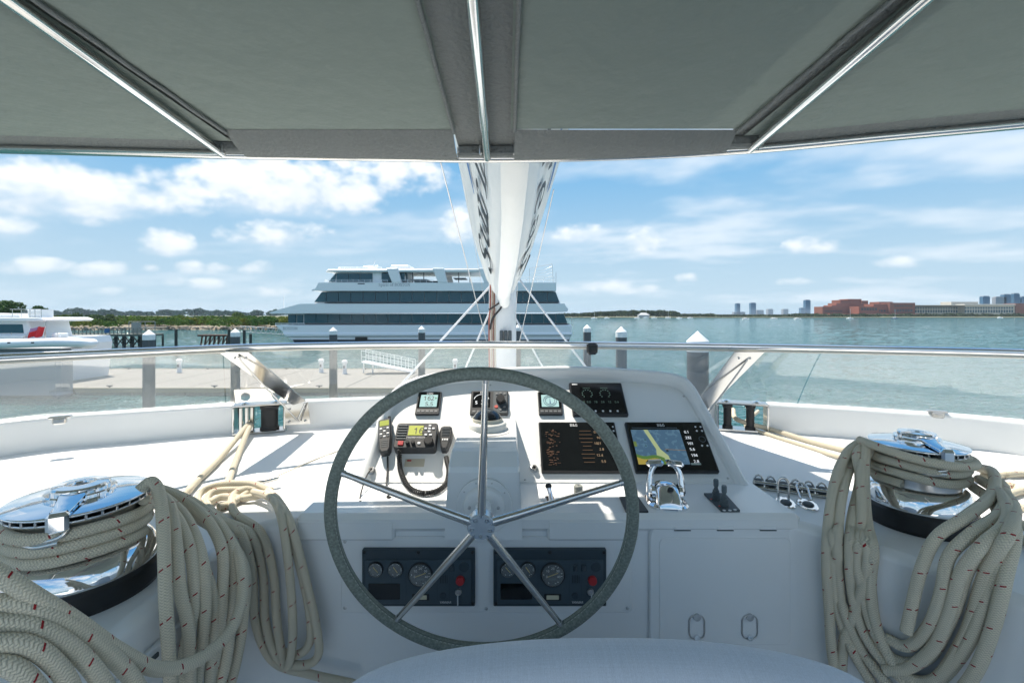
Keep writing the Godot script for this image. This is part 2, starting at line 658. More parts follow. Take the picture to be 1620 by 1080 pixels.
func build_boat() -> void:
	BASE = curve2([[-2.95, -1.6], [-2.95, 0.6], [-2.88, 1.4], [-2.42, 2.17], [-1.95, 2.43], [-1.45, 2.63], [-0.75, 2.80], [0, 2.87], [0.7, 2.81], [1.35, 2.67], [1.65, 2.57], [2.05, 2.42], [2.5, 2.17], [2.85, 1.6], [2.95, 0.6], [2.95, -1.6]], 8)
	WELL = curve2([[-0.83, -1.6], [-0.83, 0.6], [-0.83, 1.2], [-0.825, 1.38], [-0.79, 1.47], [-0.70, 1.50], [-0.4, 1.503], [0.1, 1.503], [0.6, 1.503], [0.88, 1.50], [0.97, 1.46], [1.04, 1.37], [1.14, 1.24], [1.21, 1.12], [1.25, 0.98], [1.255, 0.7], [1.255, 0.0], [1.255, -1.6]], 4)
	var well := WELL
	var b := MB.new()
	var poly := PackedVector2Array()
	for p in BASE: poly.append(p)
	for k in range(well.size() - 1, -1, -1): poly.append(well[k] + offs(well, k) * 0.03)
	var tri := Geometry2D.triangulate_polygon(poly)
	for k in range(0, tri.size(), 3):
		b.face([xz(poly[tri[k]], DECK), xz(poly[tri[k + 1]], DECK), xz(poly[tri[k + 2]], DECK)], xz(poly[tri[k]], DECK + 5))
	structure("side_deck", b, M.deck)
	b = MB.new()
	var prof := [[0.03, DECK], [0.021, DECK + 0.002], [0.011, DECK + 0.008], [0.004, DECK + 0.018], [0.0, DECK + 0.03], [0.0, 0.95], [0.0, 1.25], [0.0, 1.36], [-0.012, 1.365], [-0.012, 1.6]]
	swept(b, well, prof)
	structure("cockpit_wall", b, M.gel)
	b = MB.new()
	b.box(EYE + Vector3(0.2, -1.6, 1.7), Vector3(2.4, 0.06, 6.6))
	structure("cockpit_floor", b, M.deck)
	# the open deck aft of the helm, in full sun
	b = MB.new()
	for s in [-1, 1]: b.box(EYE + Vector3(0.2 + s * 2.1, -DECK - 0.5, 2.6), Vector3(1.6, 1.0, 2.0), 0.04)
	b.box(EYE + Vector3(0.1, -1.62, 7.0), Vector3(7.0, 0.08, 6.6), 0.02)
	structure("aft_deck", b, M.deck)
	# hull, coach roof and foredeck below
	b = MB.new()
	b.box(Vector3(0, 1.9, -1.5), Vector3(6.6, 4.2, 9.6), 0.25)
	b.box(Vector3(-2.6, 0.9, -7.5), Vector3(1.3, 2.4, 7.0), 0.3)
	b.box(Vector3(2.6, 0.9, -7.5), Vector3(1.3, 2.4, 7.0), 0.3)
	one("catamaran_hull", b, M.gel, "white twin hull of the sailing catamaran below the helm", "hull")
	# coaming, open where the fairleads stand
	var cprof := [[0.0, DECK + 0.02], [0.0, 0.535], [0.006, 0.519], [0.018, GLASS_FOOT + 0.002], [0.06, GLASS_FOOT + 0.002], [0.075, 0.52], [0.08, 0.54], [0.25, 1.62]]
	var lo := 0
	var gaps := [[-1.56, -1.30], [1.235, 1.50]]
	var cuts := [0]
	for g in gaps:
		for x in g:
			var best := 0
			for k in BASE.size():
				if BASE[k].y > 1.8 and absf(BASE[k].x - x) < absf(BASE[best].x - x): best = k
			BASE[best].x = x
			cuts.append(best)
	cuts.append(BASE.size() - 1)
	var words_ := ["white coaming along the port side under the windscreen", "white coaming across the bow side between both rope fairleads", "white coaming along the starboard side under the windscreen"]
	for s in 3:
		b = MB.new()
		swept(b, BASE, cprof, cuts[s * 2], cuts[s * 2 + 1])
		one("coaming", b, M.gel, words_[s], "coaming", "coamings round the helm deck")
	for s in 2: fairlead(BASE[cuts[s * 2 + 1]], BASE[cuts[s * 2 + 2]], s)
	build_windscreen()
	# small vents/cleats on the coaming top
	for q in [[95, 661, 2.2, "port"], [1483, 652, 2.36, "starboard"]]:
		b = MB.new()
		var o := px(q[0], q[1], q[2])
		b.xf = Transform3D(Basis(Vector3.UP, 0.5 if q[3] == "port" else -0.5), o)
		b.box(Vector3(0, 0.005, 0), Vector3(0.085, 0.012, 0.04), 0.005)
		b.box(Vector3(0, -0.012, 0.01), Vector3(0.05, 0.03, 0.03), 0.006)
		one("glass_clamp", b, M.steel, "small steel clamp holding the windscreen foot on the %s coaming" % q[3], "clamp", "windscreen clamps")

func fairlead(a: Vector2, c: Vector2, s: int) -> void:
	var side: String = ["port", "starboard"][s]
	var A := xz(a, DECK)
	var C := xz(c, DECK)
	var w := A.distance_to(C)
	var t := thing("rope_fairlead", "steel framed rope fairlead with black rollers in the %s coaming" % side, "fairlead", (A + C) / 2, "roller fairleads in the coaming")
	var fr := frame_from(Vector3.ZERO, C - A, Vector3.UP)
	t.basis = fr.basis
	var h := DECK - GLASS_FOOT
	var b := MB.new()
	for y in [0.008, h - 0.006]: b.box(Vector3(0, y, 0), Vector3(w - 0.004, 0.012, 0.10), 0.003)
	for x in [-w / 2 + 0.008, w / 2 - 0.008]: b.box(Vector3(x, h / 2, 0), Vector3(0.012, h - 0.03, 0.10), 0.003)
	put("frame", b, M.steel, t)
	for x in ([-0.075, 0.045] if s == 1 else [0.05]):
		b = MB.new()
		b.xf.origin = Vector3(x, 0.015, 0.015)
		var r := 0.022 if s == 1 else 0.045
		b.lathe([Vector2(0, 0), Vector2(r + 0.006, 0), Vector2(r + 0.006, 0.012), Vector2(r, 0.02), Vector2(r, h - 0.05), Vector2(r + 0.006, h - 0.042), Vector2(r + 0.006, h - 0.03), Vector2(0, h - 0.03)], 18)
		put("roller", b, M.rubber, t)
	if s == 0:
		for x in [-0.095, -0.065, -0.038]:
			b = MB.new()
			b.box(Vector3(x, h / 2, 0.01), Vector3(0.02, h - 0.03, 0.05), 0.004)
			put("guide_bar", b, M.steel, t)
	for x in [-0.08, 0.08]:
		b = MB.new()
		b.xf.origin = Vector3(x, h, 0.0)
		b.lathe([Vector2(0.025, 0), Vector2(0.022, 0.008), Vector2(0, 0.011)], 14)
		put("bolt_cap", b, M.chrome, t)

func build_windscreen() -> void:
	var rail := [[-2.5, 0.4], [-2.3, 1.1], [-1.83, 1.64], [-1.58, 1.89], [-1.226, 2.19], [-0.668, 2.37], [0, 2.40], [0.63, 2.32], [1.45, 2.10], [2.11, 1.84], [2.42, 1.5], [2.56, 1.0], [2.6, 0.4]]
	var foot := [[-2.93, 0.75], [-2.86, 1.45], [-2.42, 2.19], [-2.05, 2.40], [-1.45, 2.655], [-0.75, 2.825], [0, 2.895], [0.7, 2.835], [1.65, 2.595], [2.5, 2.195], [2.82, 1.7], [2.93, 1.2], [2.96, 0.6]]
	RAIL = curve2(rail, 8)
	var ft := curve2(foot, 8)
	var t := thing("windscreen", "raked clear windscreen with a polished tube rail along its top", "windscreen", EYE)
	var cut := [0, 30, 64, RAIL.size() - 1]
	for s in 3:
		var rows := [PackedVector3Array(), PackedVector3Array(), PackedVector3Array(), PackedVector3Array(), PackedVector3Array()]
		for k in range(cut[s] , cut[s + 1] + 1):
			var A := xz(ft[k], GLASS_FOOT - 0.004) - EYE
			var B := xz(RAIL[k], GLASS_TOP) - EYE
			if k == cut[s] and s > 0:
				A += (xz(ft[k + 1], 0) - xz(ft[k], 0)) * 0.06
				B += (xz(RAIL[k + 1], 0) - xz(RAIL[k], 0)) * 0.06
			for r in 5:
				var p := A.lerp(B, r / 4.0)
				p.y += 0.012 * sin(PI * r / 4.0)
				rows[r].append(p)
		var b := MB.new()
		b.grid(rows)
		put("pane", b, M.glass, t)
	var line := PackedVector3Array()
	for p in RAIL: line.append(xz(p, 0.155) - EYE)
	var b := MB.new()
	b.tube(line, 0.0145, 14)
	put("top_rail", b, M.chrome, t)
	b = MB.new()
	var seal := PackedVector3Array()
	for p in RAIL: seal.append(xz(p, 0.1755) - EYE)
	b.tube(seal, 0.006, 6)
	put("rail_seal", b, mat(0.7, 0.66, 0.58, 0.4), t)
	# struts that hold the screen
	for s in [[[345, 556], [392, 556], [463, 640], [484, 634], [450, 640], [487, 636], [448, 672], [491, 670], [382, 572], [470, 664], [481, 640], "port", 2.12, 2.66], [[1210, 556], [1163, 556], [1120, 646], [1098, 640], [1092, 640], [1122, 642], [1090, 676], [1126, 676], [1182, 570], [1112, 664], [1100, 640], "starboard", 2.13, 2.62]]:
		var st := thing("windscreen_strut", "polished steel strut plate bracing the windscreen on the %s side" % s[11], "strut", EYE, "windscreen struts")
		var z0: float = s[12]
		var z1: float = s[13]
		var P := func(q: Array, z: float) -> Vector3: return px(q[0], q[1], z) - EYE
		b = MB.new()
		var a1: Vector3 = P.call(s[0], z0)
		var a2: Vector3 = P.call(s[1], z0 + 0.02)
		var c1: Vector3 = P.call(s[2], z1 - 0.03)
		var c2: Vector3 = P.call(s[3], z1 - 0.03)
		slab(b, [a1, a2, c2, c1], 0.005)
		put("plate", b, M.steel, st)
		b = MB.new()
		slab(b, [P.call(s[4], z1 - 0.028), P.call(s[5], z1 - 0.028), P.call(s[7], z1 - 0.028), P.call(s[6], z1 - 0.028)], 0.006)
		put("foot_plate", b, M.steel, st)
		b = MB.new()
		var k1: Vector3 = P.call(s[8], z0 + 0.06)
		var k2: Vector3 = P.call(s[9], z1 - 0.06)
		var k3: Vector3 = P.call(s[10], z1 - 0.05)
		b.tube(smooth([k3 + Vector3(0, 0.01, 0), k3, k2 + (k3 - k2) * 0.1, k2, k2 + (k1 - k2) * 0.05, k1, k1 + Vector3(0.02 if s[11] == "port" else -0.02, 0.008, -0.02)], 4), 0.0045, 8)
		put("brace_rod", b, M.steel, st)
		for q in [[0.2, 0.3], [0.2, 0.7]]:
			b = MB.new()
			var o: Vector3 = a1.lerp(a2, q[1]).lerp(c1.lerp(c2, q[1]), 0.1)
			b.ball(o + Vector3(0, 0.0, 0.006), Vector3(0.006, 0.006, 0.004), 8, 5)
			put("bolt", b, M.brushed, st)
		for q in [[0.2, 0.25], [0.8, 0.25], [0.2, 0.85], [0.8, 0.85]]:
			b = MB.new()
			var o: Vector3 = P.call(s[4], z1 - 0.036).lerp(P.call(s[5], z1 - 0.036), q[0]).lerp(P.call(s[6], z1 - 0.036).lerp(P.call(s[7], z1 - 0.036), q[0]), q[1])
			b.ball(o, Vector3(0.006, 0.006, 0.005), 8, 5)
			put("bolt", b, M.brushed, st)
	# small camera-like block clamped to the rail
	var w := thing("wind_instrument_clip", "small black box clipped to the windscreen rail", "clip", px(936, 551, 2.30))
	b = MB.new()
	b.box(Vector3(0, 0, 0.015), Vector3(0.055, 0.06, 0.035), 0.012)
	put("case", b, M.black, w)
	b = MB.new()
	b.box(Vector3(0, 0.0, 0.034), Vector3(0.04, 0.04, 0.004), 0.0015)
	put("front", b, M.screen, w)
	b = MB.new()
	b.box(Vector3(0, 0.012, -0.012), Vector3(0.03, 0.02, 0.03), 0.006)
	put("clamp", b, M.rubber, w)

func slab(b: MB, q: Array, t: float) -> void:   # thin plate from four corners
	var n: Vector3 = (q[1] - q[0]).cross(q[3] - q[0]).normalized() * t / 2
	var c: Vector3 = (q[0] + q[1] + q[2] + q[3]) / 4
	b.face([q[0] + n, q[1] + n, q[2] + n, q[3] + n], c)
	b.face([q[0] - n, q[1] - n, q[2] - n, q[3] - n], c)
	for k in 4: b.face([q[k] - n, q[(k + 1) % 4] - n, q[(k + 1) % 4] + n, q[k] + n], c)

func canopy_h(z: float) -> float:
	return 0.727 + 0.032 * (2.1 - z)
func cp(x: float, z: float, up := 0.0) -> Vector3:
	return EYE + Vector3(x, canopy_h(z) + up, -z)
func sheet(b: MB, x0: float, x1: float, x0b: float, x1b: float, z0: float, z1: float, up: float, sag: float, pucker := 0.0) -> void:
	var rows := []
	for j in 33:
		var row := PackedVector3Array()
		var t := j / 32.0
		for i in 25:
			var s := i / 24.0
			var x := lerpf(lerpf(x0, x0b, t), lerpf(x1, x1b, t), s)
			var edge := minf(minf(s, 1 - s), minf(t, 1 - t))
			var wob := pucker * sin(t * 90.0 + 3.0 * sin(t * 31.0)) * exp(-edge * 28.0)
			row.append(cp(x, lerpf(z0, z1, t), up - sag * sin(PI * s) * sin(PI * t) + wob))
		rows.append(row)
	b.grid(rows)
func outer_sheet(b: MB, xa: float, xb: float) -> void:
	var rows := []
	for j in 25:
		var row := PackedVector3Array()
		for i in 25:
			var x := lerpf(xa, xb, i / 24.0)
			var t := j / 24.0
			row.append(cp(x, lerpf(CAN_REAR, front_edge(x) - 0.085, t), 0.022 - 0.012 * sin(PI * i / 24.0) * sin(PI * t)))
		rows.append(row)
	b.grid(rows)
const CAN_REAR := -0.45
func front_edge(x: float) -> float:      # depth of the front tube at x
	var pts := [[-3.0, 1.95], [-2.23, 2.0], [-1.3, 2.06], [-0.1, 2.11], [0.5, 2.08], [1.07, 2.0], [2.0, 1.75], [2.6, 1.55], [3.0, 1.4]]
	for k in pts.size() - 1:
		if x <= pts[k + 1][0]: return lerpf(pts[k][1], pts[k + 1][1], clampf((x - pts[k][0]) / (pts[k + 1][0] - pts[k][0]), 0, 1))
	return 1.4
func build_canopy() -> void:
	var t := thing("sun_canopy", "grey fabric sun canopy on polished tubes over the helm", "canopy")
	var b := MB.new()
	var line := []
	for x in [-3.0, -2.6, -2.23, -1.75, -1.3, -0.7, -0.1, 0.5, 1.07, 1.55, 2.0, 2.5, 3.0]: line.append(cp(x, front_edge(x), -0.004))
	b.tube(smooth(line, 4), 0.0205, 14)
	put("front_tube", b, M.steel, t)
	var rods := [[-1.285, 2.05, -1.19, "side"], [-0.094, 2.10, -0.07, "centre"], [1.065, 1.995, 0.99, "side"]]
	for r in rods:
		b = MB.new()
		b.bar(cp(r[0], r[1], -0.006), cp(r[2] if r[3] == "centre" else lerpf(r[0], r[2], 2.4), -0.5, 0.0), 0.018, 14)
		put("rafter_tube", b, M.steel, t)
	for x in [-3.0, 3.0]:
		b = MB.new()
		b.bar(cp(x, front_edge(x)), cp(x, -0.5), 0.02, 12)
		put("side_tube", b, M.steel, t)
		for z in [1.1, -0.45]:
			b = MB.new()
			b.bar(cp(x, z), EYE + Vector3(x * 0.985, -DECK - 0.02, -z), 0.02, 12)
			put("leg", b, M.steel, t)
	b = MB.new()
	b.bar(cp(-3.0, -0.5), cp(3.0, -0.5), 0.02, 12)
	put("rear_tube", b, M.steel, t)
	# fabric: two outer panels, two inner panels, and the strips beside the rafters
	var panels := [[-3.0, -1.20, -3.0, -1.20, -1.65, 1.90, 0.022, 0.012], [-1.175, -0.205, -1.175, -0.215, -1.65, 1.885, 0.024, 0.03], [0.02, 0.955, 0.012, 0.955, -1.65, 1.87, 0.024, 0.03], [1.0, 3.0, 1.0, 3.0, -1.65, 1.42, 0.022, 0.012]]
	for p in panels:
		b = MB.new()
		if p[7] < 0.02: outer_sheet(b, p[0], p[1])
		else: sheet(b, p[0], p[1], p[2], p[3], CAN_REAR, p[5], p[6], p[7], 0.004)
		put("fabric_panel", b, M.fabric, t)
	for q in [[-1.31, -1.16, -0.45, 2.07], [-0.225, 0.04, -0.45, 2.115], [0.94, 1.10, -0.45, 2.01]]:
		b = MB.new()
		sheet(b, q[0], q[1], q[0], q[1], q[2], q[3], 0.036, 0.0)
		put("fabric_strip", b, M.hem, t)
	for q in [[-1.163, 1.88], [-0.222, 1.88], [0.028, 1.87], [0.944, 1.87]]:      # roped hems
		b = MB.new()
		var hemline := []
		for k in 24:
			var z := lerpf(-0.43, q[1], k / 23.0)
			hemline.append(cp(q[0], z, 0.014 + 0.002 * sin(k * 2.3)))
		b.tube(smooth(hemline, 3), 0.0075, 8)
		put("hem", b, M.hem, t)
	for q in [-0.165, -0.145, -0.035, -0.015, -1.225, 1.02]:
		b = MB.new()
		b.box(cp(q, 0.75, 0.03), Vector3(0.006, 0.006, 2.4))
		put("zip", b, M.brushed if q in [-0.145, -0.035] else M.hem, t)
	# front flaps rolled down to the tube
	for q in [[-1.165, -0.225], [0.03, 0.945]]:
		var rows := []
		for j in 9:
			var row := PackedVector3Array()
			for i in 33:
				var x := lerpf(q[0], q[1], i / 32.0)
				var f := front_edge(x)
				var s := j / 8.0
				row.append(cp(x, lerpf(1.87, f - 0.035, s), 0.024 - 0.052 * sin(s * 1.6) + 0.0035 * sin(i * 1.7 + 2.0 * sin(i * 0.6)) * sin(PI * s)))
			rows.append(row)
		b = MB.new()
		b.grid(rows)
		put("front_flap", b, M.hem, t)
	for q in [[-3.0, -1.31], [1.09, 2.95]]:
		var rows := []
		for j in 2:
			var row := PackedVector3Array()
			for i in 33:
				var x := lerpf(q[0], q[1], i / 32.0)
				row.append(cp(x, front_edge(x) - 0.10 + 0.10 * j, 0.03 - 0.022 * j))
			rows.append(row)
		b = MB.new()
		b.grid(rows)
		put("front_strip", b, M.hem, t)
	for q in [[-1.235, 0.16], [-0.093, 0.27], [1.02, 0.17]]:
		b = MB.new()
		b.box(cp(q[0], front_edge(q[0]) - 0.035, 0.014), Vector3(q[1], 0.05, 0.05), 0.01)
		put("tube_sleeve", b, M.hem, t)
	for q in [[-1.29, 2.03], [1.06, 1.975], [-0.15, 2.04], [0.0, 2.04]]:
		b = MB.new()
		b.box(cp(q[0] + 0.03, q[1] - 0.02, 0.0), Vector3(0.012, 0.045, 0.02), 0.004)
		put("clip", b, M.brushed, t)

func build_rig() -> void:
	var foot := EYE.y - 1.62
	var mx := -0.055
	var mz := 5.0
	var mast := thing("mast", "white aluminium mast with rope clutches standing ahead of the helm", "mast", Vector3(mx, 0, -mz))
	var b := MB.new()
	b.xf = Transform3D(Basis.from_scale(Vector3(1, 1, 1.35)), Vector3.ZERO)
	b.lathe([Vector2(0.15, foot), Vector2(0.15, EYE.y + 12)], 28)
	put("tube", b, mat(0.72, 0.73, 0.73, 0.35), mast)
	for k in 3:
		b = MB.new()
		b.box(Vector3(0.02 + k * 0.045 - 0.03, EYE.y - 0.24, 0.225), Vector3(0.036, 0.14, 0.05), 0.006)
		put("rope_clutch", b, M.greypl, mast)
	b = MB.new()
	b.box(Vector3(0.015, EYE.y - 0.32, 0.22), Vector3(0.16, 0.03, 0.03), 0.006)
	put("fairlead_bar", b, M.steel, mast)
	var rope_cols := [mat(0.35, 0.12, 0.09, 0.9), mat(0.5, 0.42, 0.32, 0.9), mat(0.30, 0.16, 0.12, 0.9), mat(0.55, 0.5, 0.42, 0.9)]
	for k in 4:
		b = MB.new()
		var x := -0.135 + 0.022 * k
		b.tube(smooth([Vector3(x, EYE.y + 2.2, 0.16), Vector3(x + 0.008, EYE.y + 0.3, 0.17), Vector3(x - 0.006, EYE.y - 0.1, 0.175), Vector3(x, EYE.y - 0.7, 0.18)], 5), 0.009, 7)
		put("halyard", b, rope_cols[k], mast)
	b = MB.new()
	b.tube(smooth([Vector3(-0.14, EYE.y + 0.05, 0.2), Vector3(-0.03, EYE.y + 0.12, 0.25), Vector3(0.03, EYE.y + 0.16, 0.22), Vector3(-0.02, EYE.y + 0.06, 0.25), Vector3(-0.10, EYE.y - 0.04, 0.22), Vector3(-0.13, EYE.y - 0.16, 0.2)], 5), 0.011, 7)
	put("reefing_line", b, M.rubber, mast)
	# sail bag on the boom
	var bag := thing("sail_bag", "white mainsail bag with script lettering on the boom above the canopy", "sail bag")
	# z, bottom, half bottom, top, half top, centre x
	var stn := [[4.80, 0.13, 0.03, 0.27, 0.10, -0.05], [4.70, 0.15, 0.05, 0.42, 0.19, -0.045], [4.5, 0.20, 0.06, 0.62, 0.265, -0.035], [4.2, 0.28, 0.065, 0.86, 0.33, -0.02], [3.6, 0.43, 0.07, 1.20, 0.40, 0.01], [2.9, 0.60, 0.07, 1.42, 0.42, 0.03], [2.1, 0.84, 0.075, 1.62, 0.42, 0.04], [0.5, 1.05, 0.10, 1.80, 0.40, 0.05], [-1.5, 1.25, 0.09, 1.90, 0.34, 0.06]]
	var fine := []
	for i in (stn.size() - 1) * 6 + 1:
		var f := i / 6.0
		var k := mini(int(f), stn.size() - 2)
		var s := []
		for c in 6: s.append(lerpf(stn[k][c], stn[k + 1][c], f - k))
		fine.append(s)
	b = MB.new()
	bag_skin(b, fine)
	put("cover", b, M.sail, bag)
	b = MB.new()
	b.tube(smooth([EYE + Vector3(-0.03, 0.10, -4.82), EYE + Vector3(-0.03, 0.16, -4.70), EYE + Vector3(-0.02, 0.36, -4.35), EYE + Vector3(0.0, 0.46, -3.7)], 5), [0.02, 0.05, 0.055, 0.06, 0.06, 0.06, 0.06, 0.06, 0.06, 0.06, 0.06, 0.06, 0.06, 0.06, 0.06, 0.06], 12)
	put("boom_end", b, M.sail, bag)
	b = MB.new()
	var lip := []
	for z in [4.72, 4.66, 4.6, 4.53]:
		var s := bag_at(stn, z)
		lip.append(EYE + Vector3(s[5] + s[4], s[3], -z))
	b.tube(smooth(lip, 3), 0.014, 6)
	put("lashing", b, M.rubber, bag)
	var blue := mat(0.02, 0.13, 0.36, 0.5)
	for sgn in [-1, 1]:
		var sh := Transform3D(Basis(Vector3(2.5, 0, 0), Vector3(0.5, 1, 0), Vector3(0, 0, 1)), Vector3.ZERO)
		var script_ := "SurL'eau"
		for k in 8:
			var z: float = 4.08 - [0.0, 0.46, 0.86, 1.34, 1.70, 1.98, 2.44, 2.9][k]
			if sgn > 0: z = 4.08 - [2.9, 2.44, 2.04, 1.56, 1.20, 0.92, 0.46, 0.0][k]
			var A := bag_mid(stn, z + 0.1, sgn)
			var B := bag_mid(stn, z - 0.1, sgn)
			var lf := frame_from(A.lerp(B, 0.5), (B - A) if sgn < 0 else (A - B), bag_up(stn, z, sgn))
			lf.origin += lf.basis.z * 0.018
			words(script_[k], 0.25, M.darkink, bag, lf * sh, "letter", true)
		var A2 := bag_mid(stn, 3.3, sgn)
		var B2 := bag_mid(stn, 2.5, sgn)
		var up2 := bag_up(stn, 2.9, sgn)
		var xf := frame_from(A2.lerp(B2, 0.5), (B2 - A2) if sgn < 0 else (A2 - B2), up2)
		xf.origin += xf.basis.z * 0.02 + up2.normalized() * 0.02
		b = MB.new()
		var arc := PackedVector2Array()
		for k in 13: arc.append(Vector2(-0.45 + 0.95 * (k / 12.0), 0.12 + 0.13 * sin(PI * k / 12.0 * 0.8)))
		for k in range(12, -1, -1): arc.append(Vector2(-0.45 + 0.95 * (k / 12.0), 0.11 + 0.085 * sin(PI * k / 12.0 * 0.8)))
		b.prism(arc, 0.0, 0.002)
		put("emblem_stroke", b, blue, bag).transform = xf
	# stays and lines
	var lines := [["steel_stay", "dark wire stay slanting up to port of the mast", [772, 548, 5.4], [690, 230, 2.75], 0.0045], ["steel_stay", "dark wire stay slanting up to starboard of the mast", [820, 548, 5.2], [876, 300, 3.3], 0.0045],
		["steel_stay", "thin pale wire beside the port wire stay", [767, 480, 5.2], [728, 255, 3.4], 0.002], ["steel_stay", "thin pale wire close to starboard of the mast", [813, 545, 5.1], [820, 430, 4.6], 0.003],
		["white_line", "long white rope slanting down to port from the mast", [776, 452, 4.98], [560, 690, 4.9], 0.011], ["white_line", "short white rope slanting down to port from the mast", [776, 490, 5.0], [690, 690, 5.0], 0.010],
		["white_line", "long white rope slanting down to starboard from the mast", [813, 430, 4.98], [1010, 690, 4.9], 0.011], ["white_line", "short white rope slanting down to starboard from the mast", [808, 490, 5.0], [920, 690, 5.0], 0.010]]
	for q in lines:
		b = MB.new()
		b.bar(px(q[2][0], q[2][1], q[2][2]), px(q[3][0], q[3][1], q[3][2]), q[4], 8)
		one(q[0], b, M.whitep if q[0] == "white_line" else M.brushed, q[1], "rope" if q[0] == "white_line" else "stay", "lines round the mast")
func bag_skin(b: MB, fine: Array) -> void:   # sides, belly and top are separate sheets so that the lower edges stay sharp
	for sgn in [-1, 1]:
		var rows := []
		for i in fine.size():
			var s = fine[i]
			var row := PackedVector3Array()
			for k in 15:
				var p := k / 14.0
				var fold := 0.010 * sin(p * 17.0 + 0.15 * i) * (1.0 - absf(p - 0.36) * 0.6) + 0.006 * sin(p * 31.0 + i * 0.3)
				var n := Vector3(sgn * (s[3] - s[1]), -(s[4] - s[2]), 0).normalized()
				row.append(EYE + Vector3(s[5] + sgn * lerpf(s[2], s[4], p), lerpf(s[1], s[3], p), -s[0]) + n * fold * minf(1.0, i / 6.0) * (0.0 if k == 0 or k == 14 else 1.0))
			if sgn > 0: row.reverse()
			rows.append(row)
		b.grid(rows)
	for q in [0, 1]:
		var rows := []
		for i in fine.size():
			var s = fine[i]
			var row := PackedVector3Array()
			for k in 9:
				var f := k / 8.0 * 2 - 1
				if q == 0: row.append(EYE + Vector3(s[5] + f * s[2], s[1] - 0.02 * (1 - f * f), -s[0]))
				else: row.append(EYE + Vector3(s[5] - f * s[4], s[3] + 0.12 * (1 - f * f), -s[0]))
			row.reverse()
			rows.append(row)
		b.grid(rows)
	var s0 = fine[0]
	b.face([EYE + Vector3(s0[5] - s0[4], s0[3], -s0[0]), EYE + Vector3(s0[5] - s0[2], s0[1], -s0[0]), EYE + Vector3(s0[5] + s0[2], s0[1], -s0[0]), EYE + Vector3(s0[5] + s0[4], s0[3], -s0[0])], EYE + Vector3(0, 0.5, -3))
	s0 = fine[-1]
	b.face([EYE + Vector3(s0[5] - s0[4], s0[3], -s0[0]), EYE + Vector3(s0[5] - s0[2], s0[1], -s0[0]), EYE + Vector3(s0[5] + s0[2], s0[1], -s0[0]), EYE + Vector3(s0[5] + s0[4], s0[3], -s0[0])], EYE + Vector3(0, 0.5, -3))
func bag_at(stn: Array, z: float) -> Array:
	for k in stn.size() - 1:
		if z <= stn[k][0] and z >= stn[k + 1][0]:
			var s := []
			for c in 6: s.append(lerpf(stn[k][c], stn[k + 1][c], (stn[k][0] - z) / (stn[k][0] - stn[k + 1][0])))
			return s
	return stn[0]
func bag_mid(stn: Array, z: float, sgn: int) -> Vector3:
	var s := bag_at(stn, z)
	return EYE + Vector3(s[5] + sgn * lerpf(s[2], s[4], 0.36), lerpf(s[1], s[3], 0.36), -z)
func bag_up(stn: Array, z: float, sgn: int) -> Vector3:
	var s := bag_at(stn, z)
	return Vector3(sgn * (s[4] - s[2]), s[3] - s[1], 0)
# ---------- helm console ----------
var PANEL := Transform3D()
func onp(u: float, v: float, lift := 0.0) -> Vector3:     # pixel -> local point on the instrument panel
	var dir := px(u, v, 1.0) - EYE
	var n := PANEL.basis.z
	var o := PANEL.origin + n * lift
	var p := EYE + dir * ((o - EYE).dot(n) / dir.dot(n))
	return PANEL.affine_inverse() * p
func ons(u: float, v: float, lift := 0.0) -> Vector3:     # pixel -> world point on the shelf
	return pd(u, v, SHELF - lift)
func screw(parent: Node3D, at: Vector3, r := 0.006, m: Material = null) -> void:
	var b := MB.new()
	b.ball(at, Vector3(r, r, r * 0.5), 10, 5)
	put("screw", b, m if m else M.brushed, parent)
func inset(ps: PackedVector2Array, d: float) -> PackedVector2Array:
	var o := PackedVector2Array()
	var N := ps.size()
	for k in N:
		var a := (ps[k] - ps[(k - 1 + N) % N]).normalized()
		var c := (ps[(k + 1) % N] - ps[k]).normalized()
		var t := (a + c).normalized()
		o.append(ps[k] + Vector2(-t.y, t.x) * d / maxf(0.5, a.dot(t)))
	return o

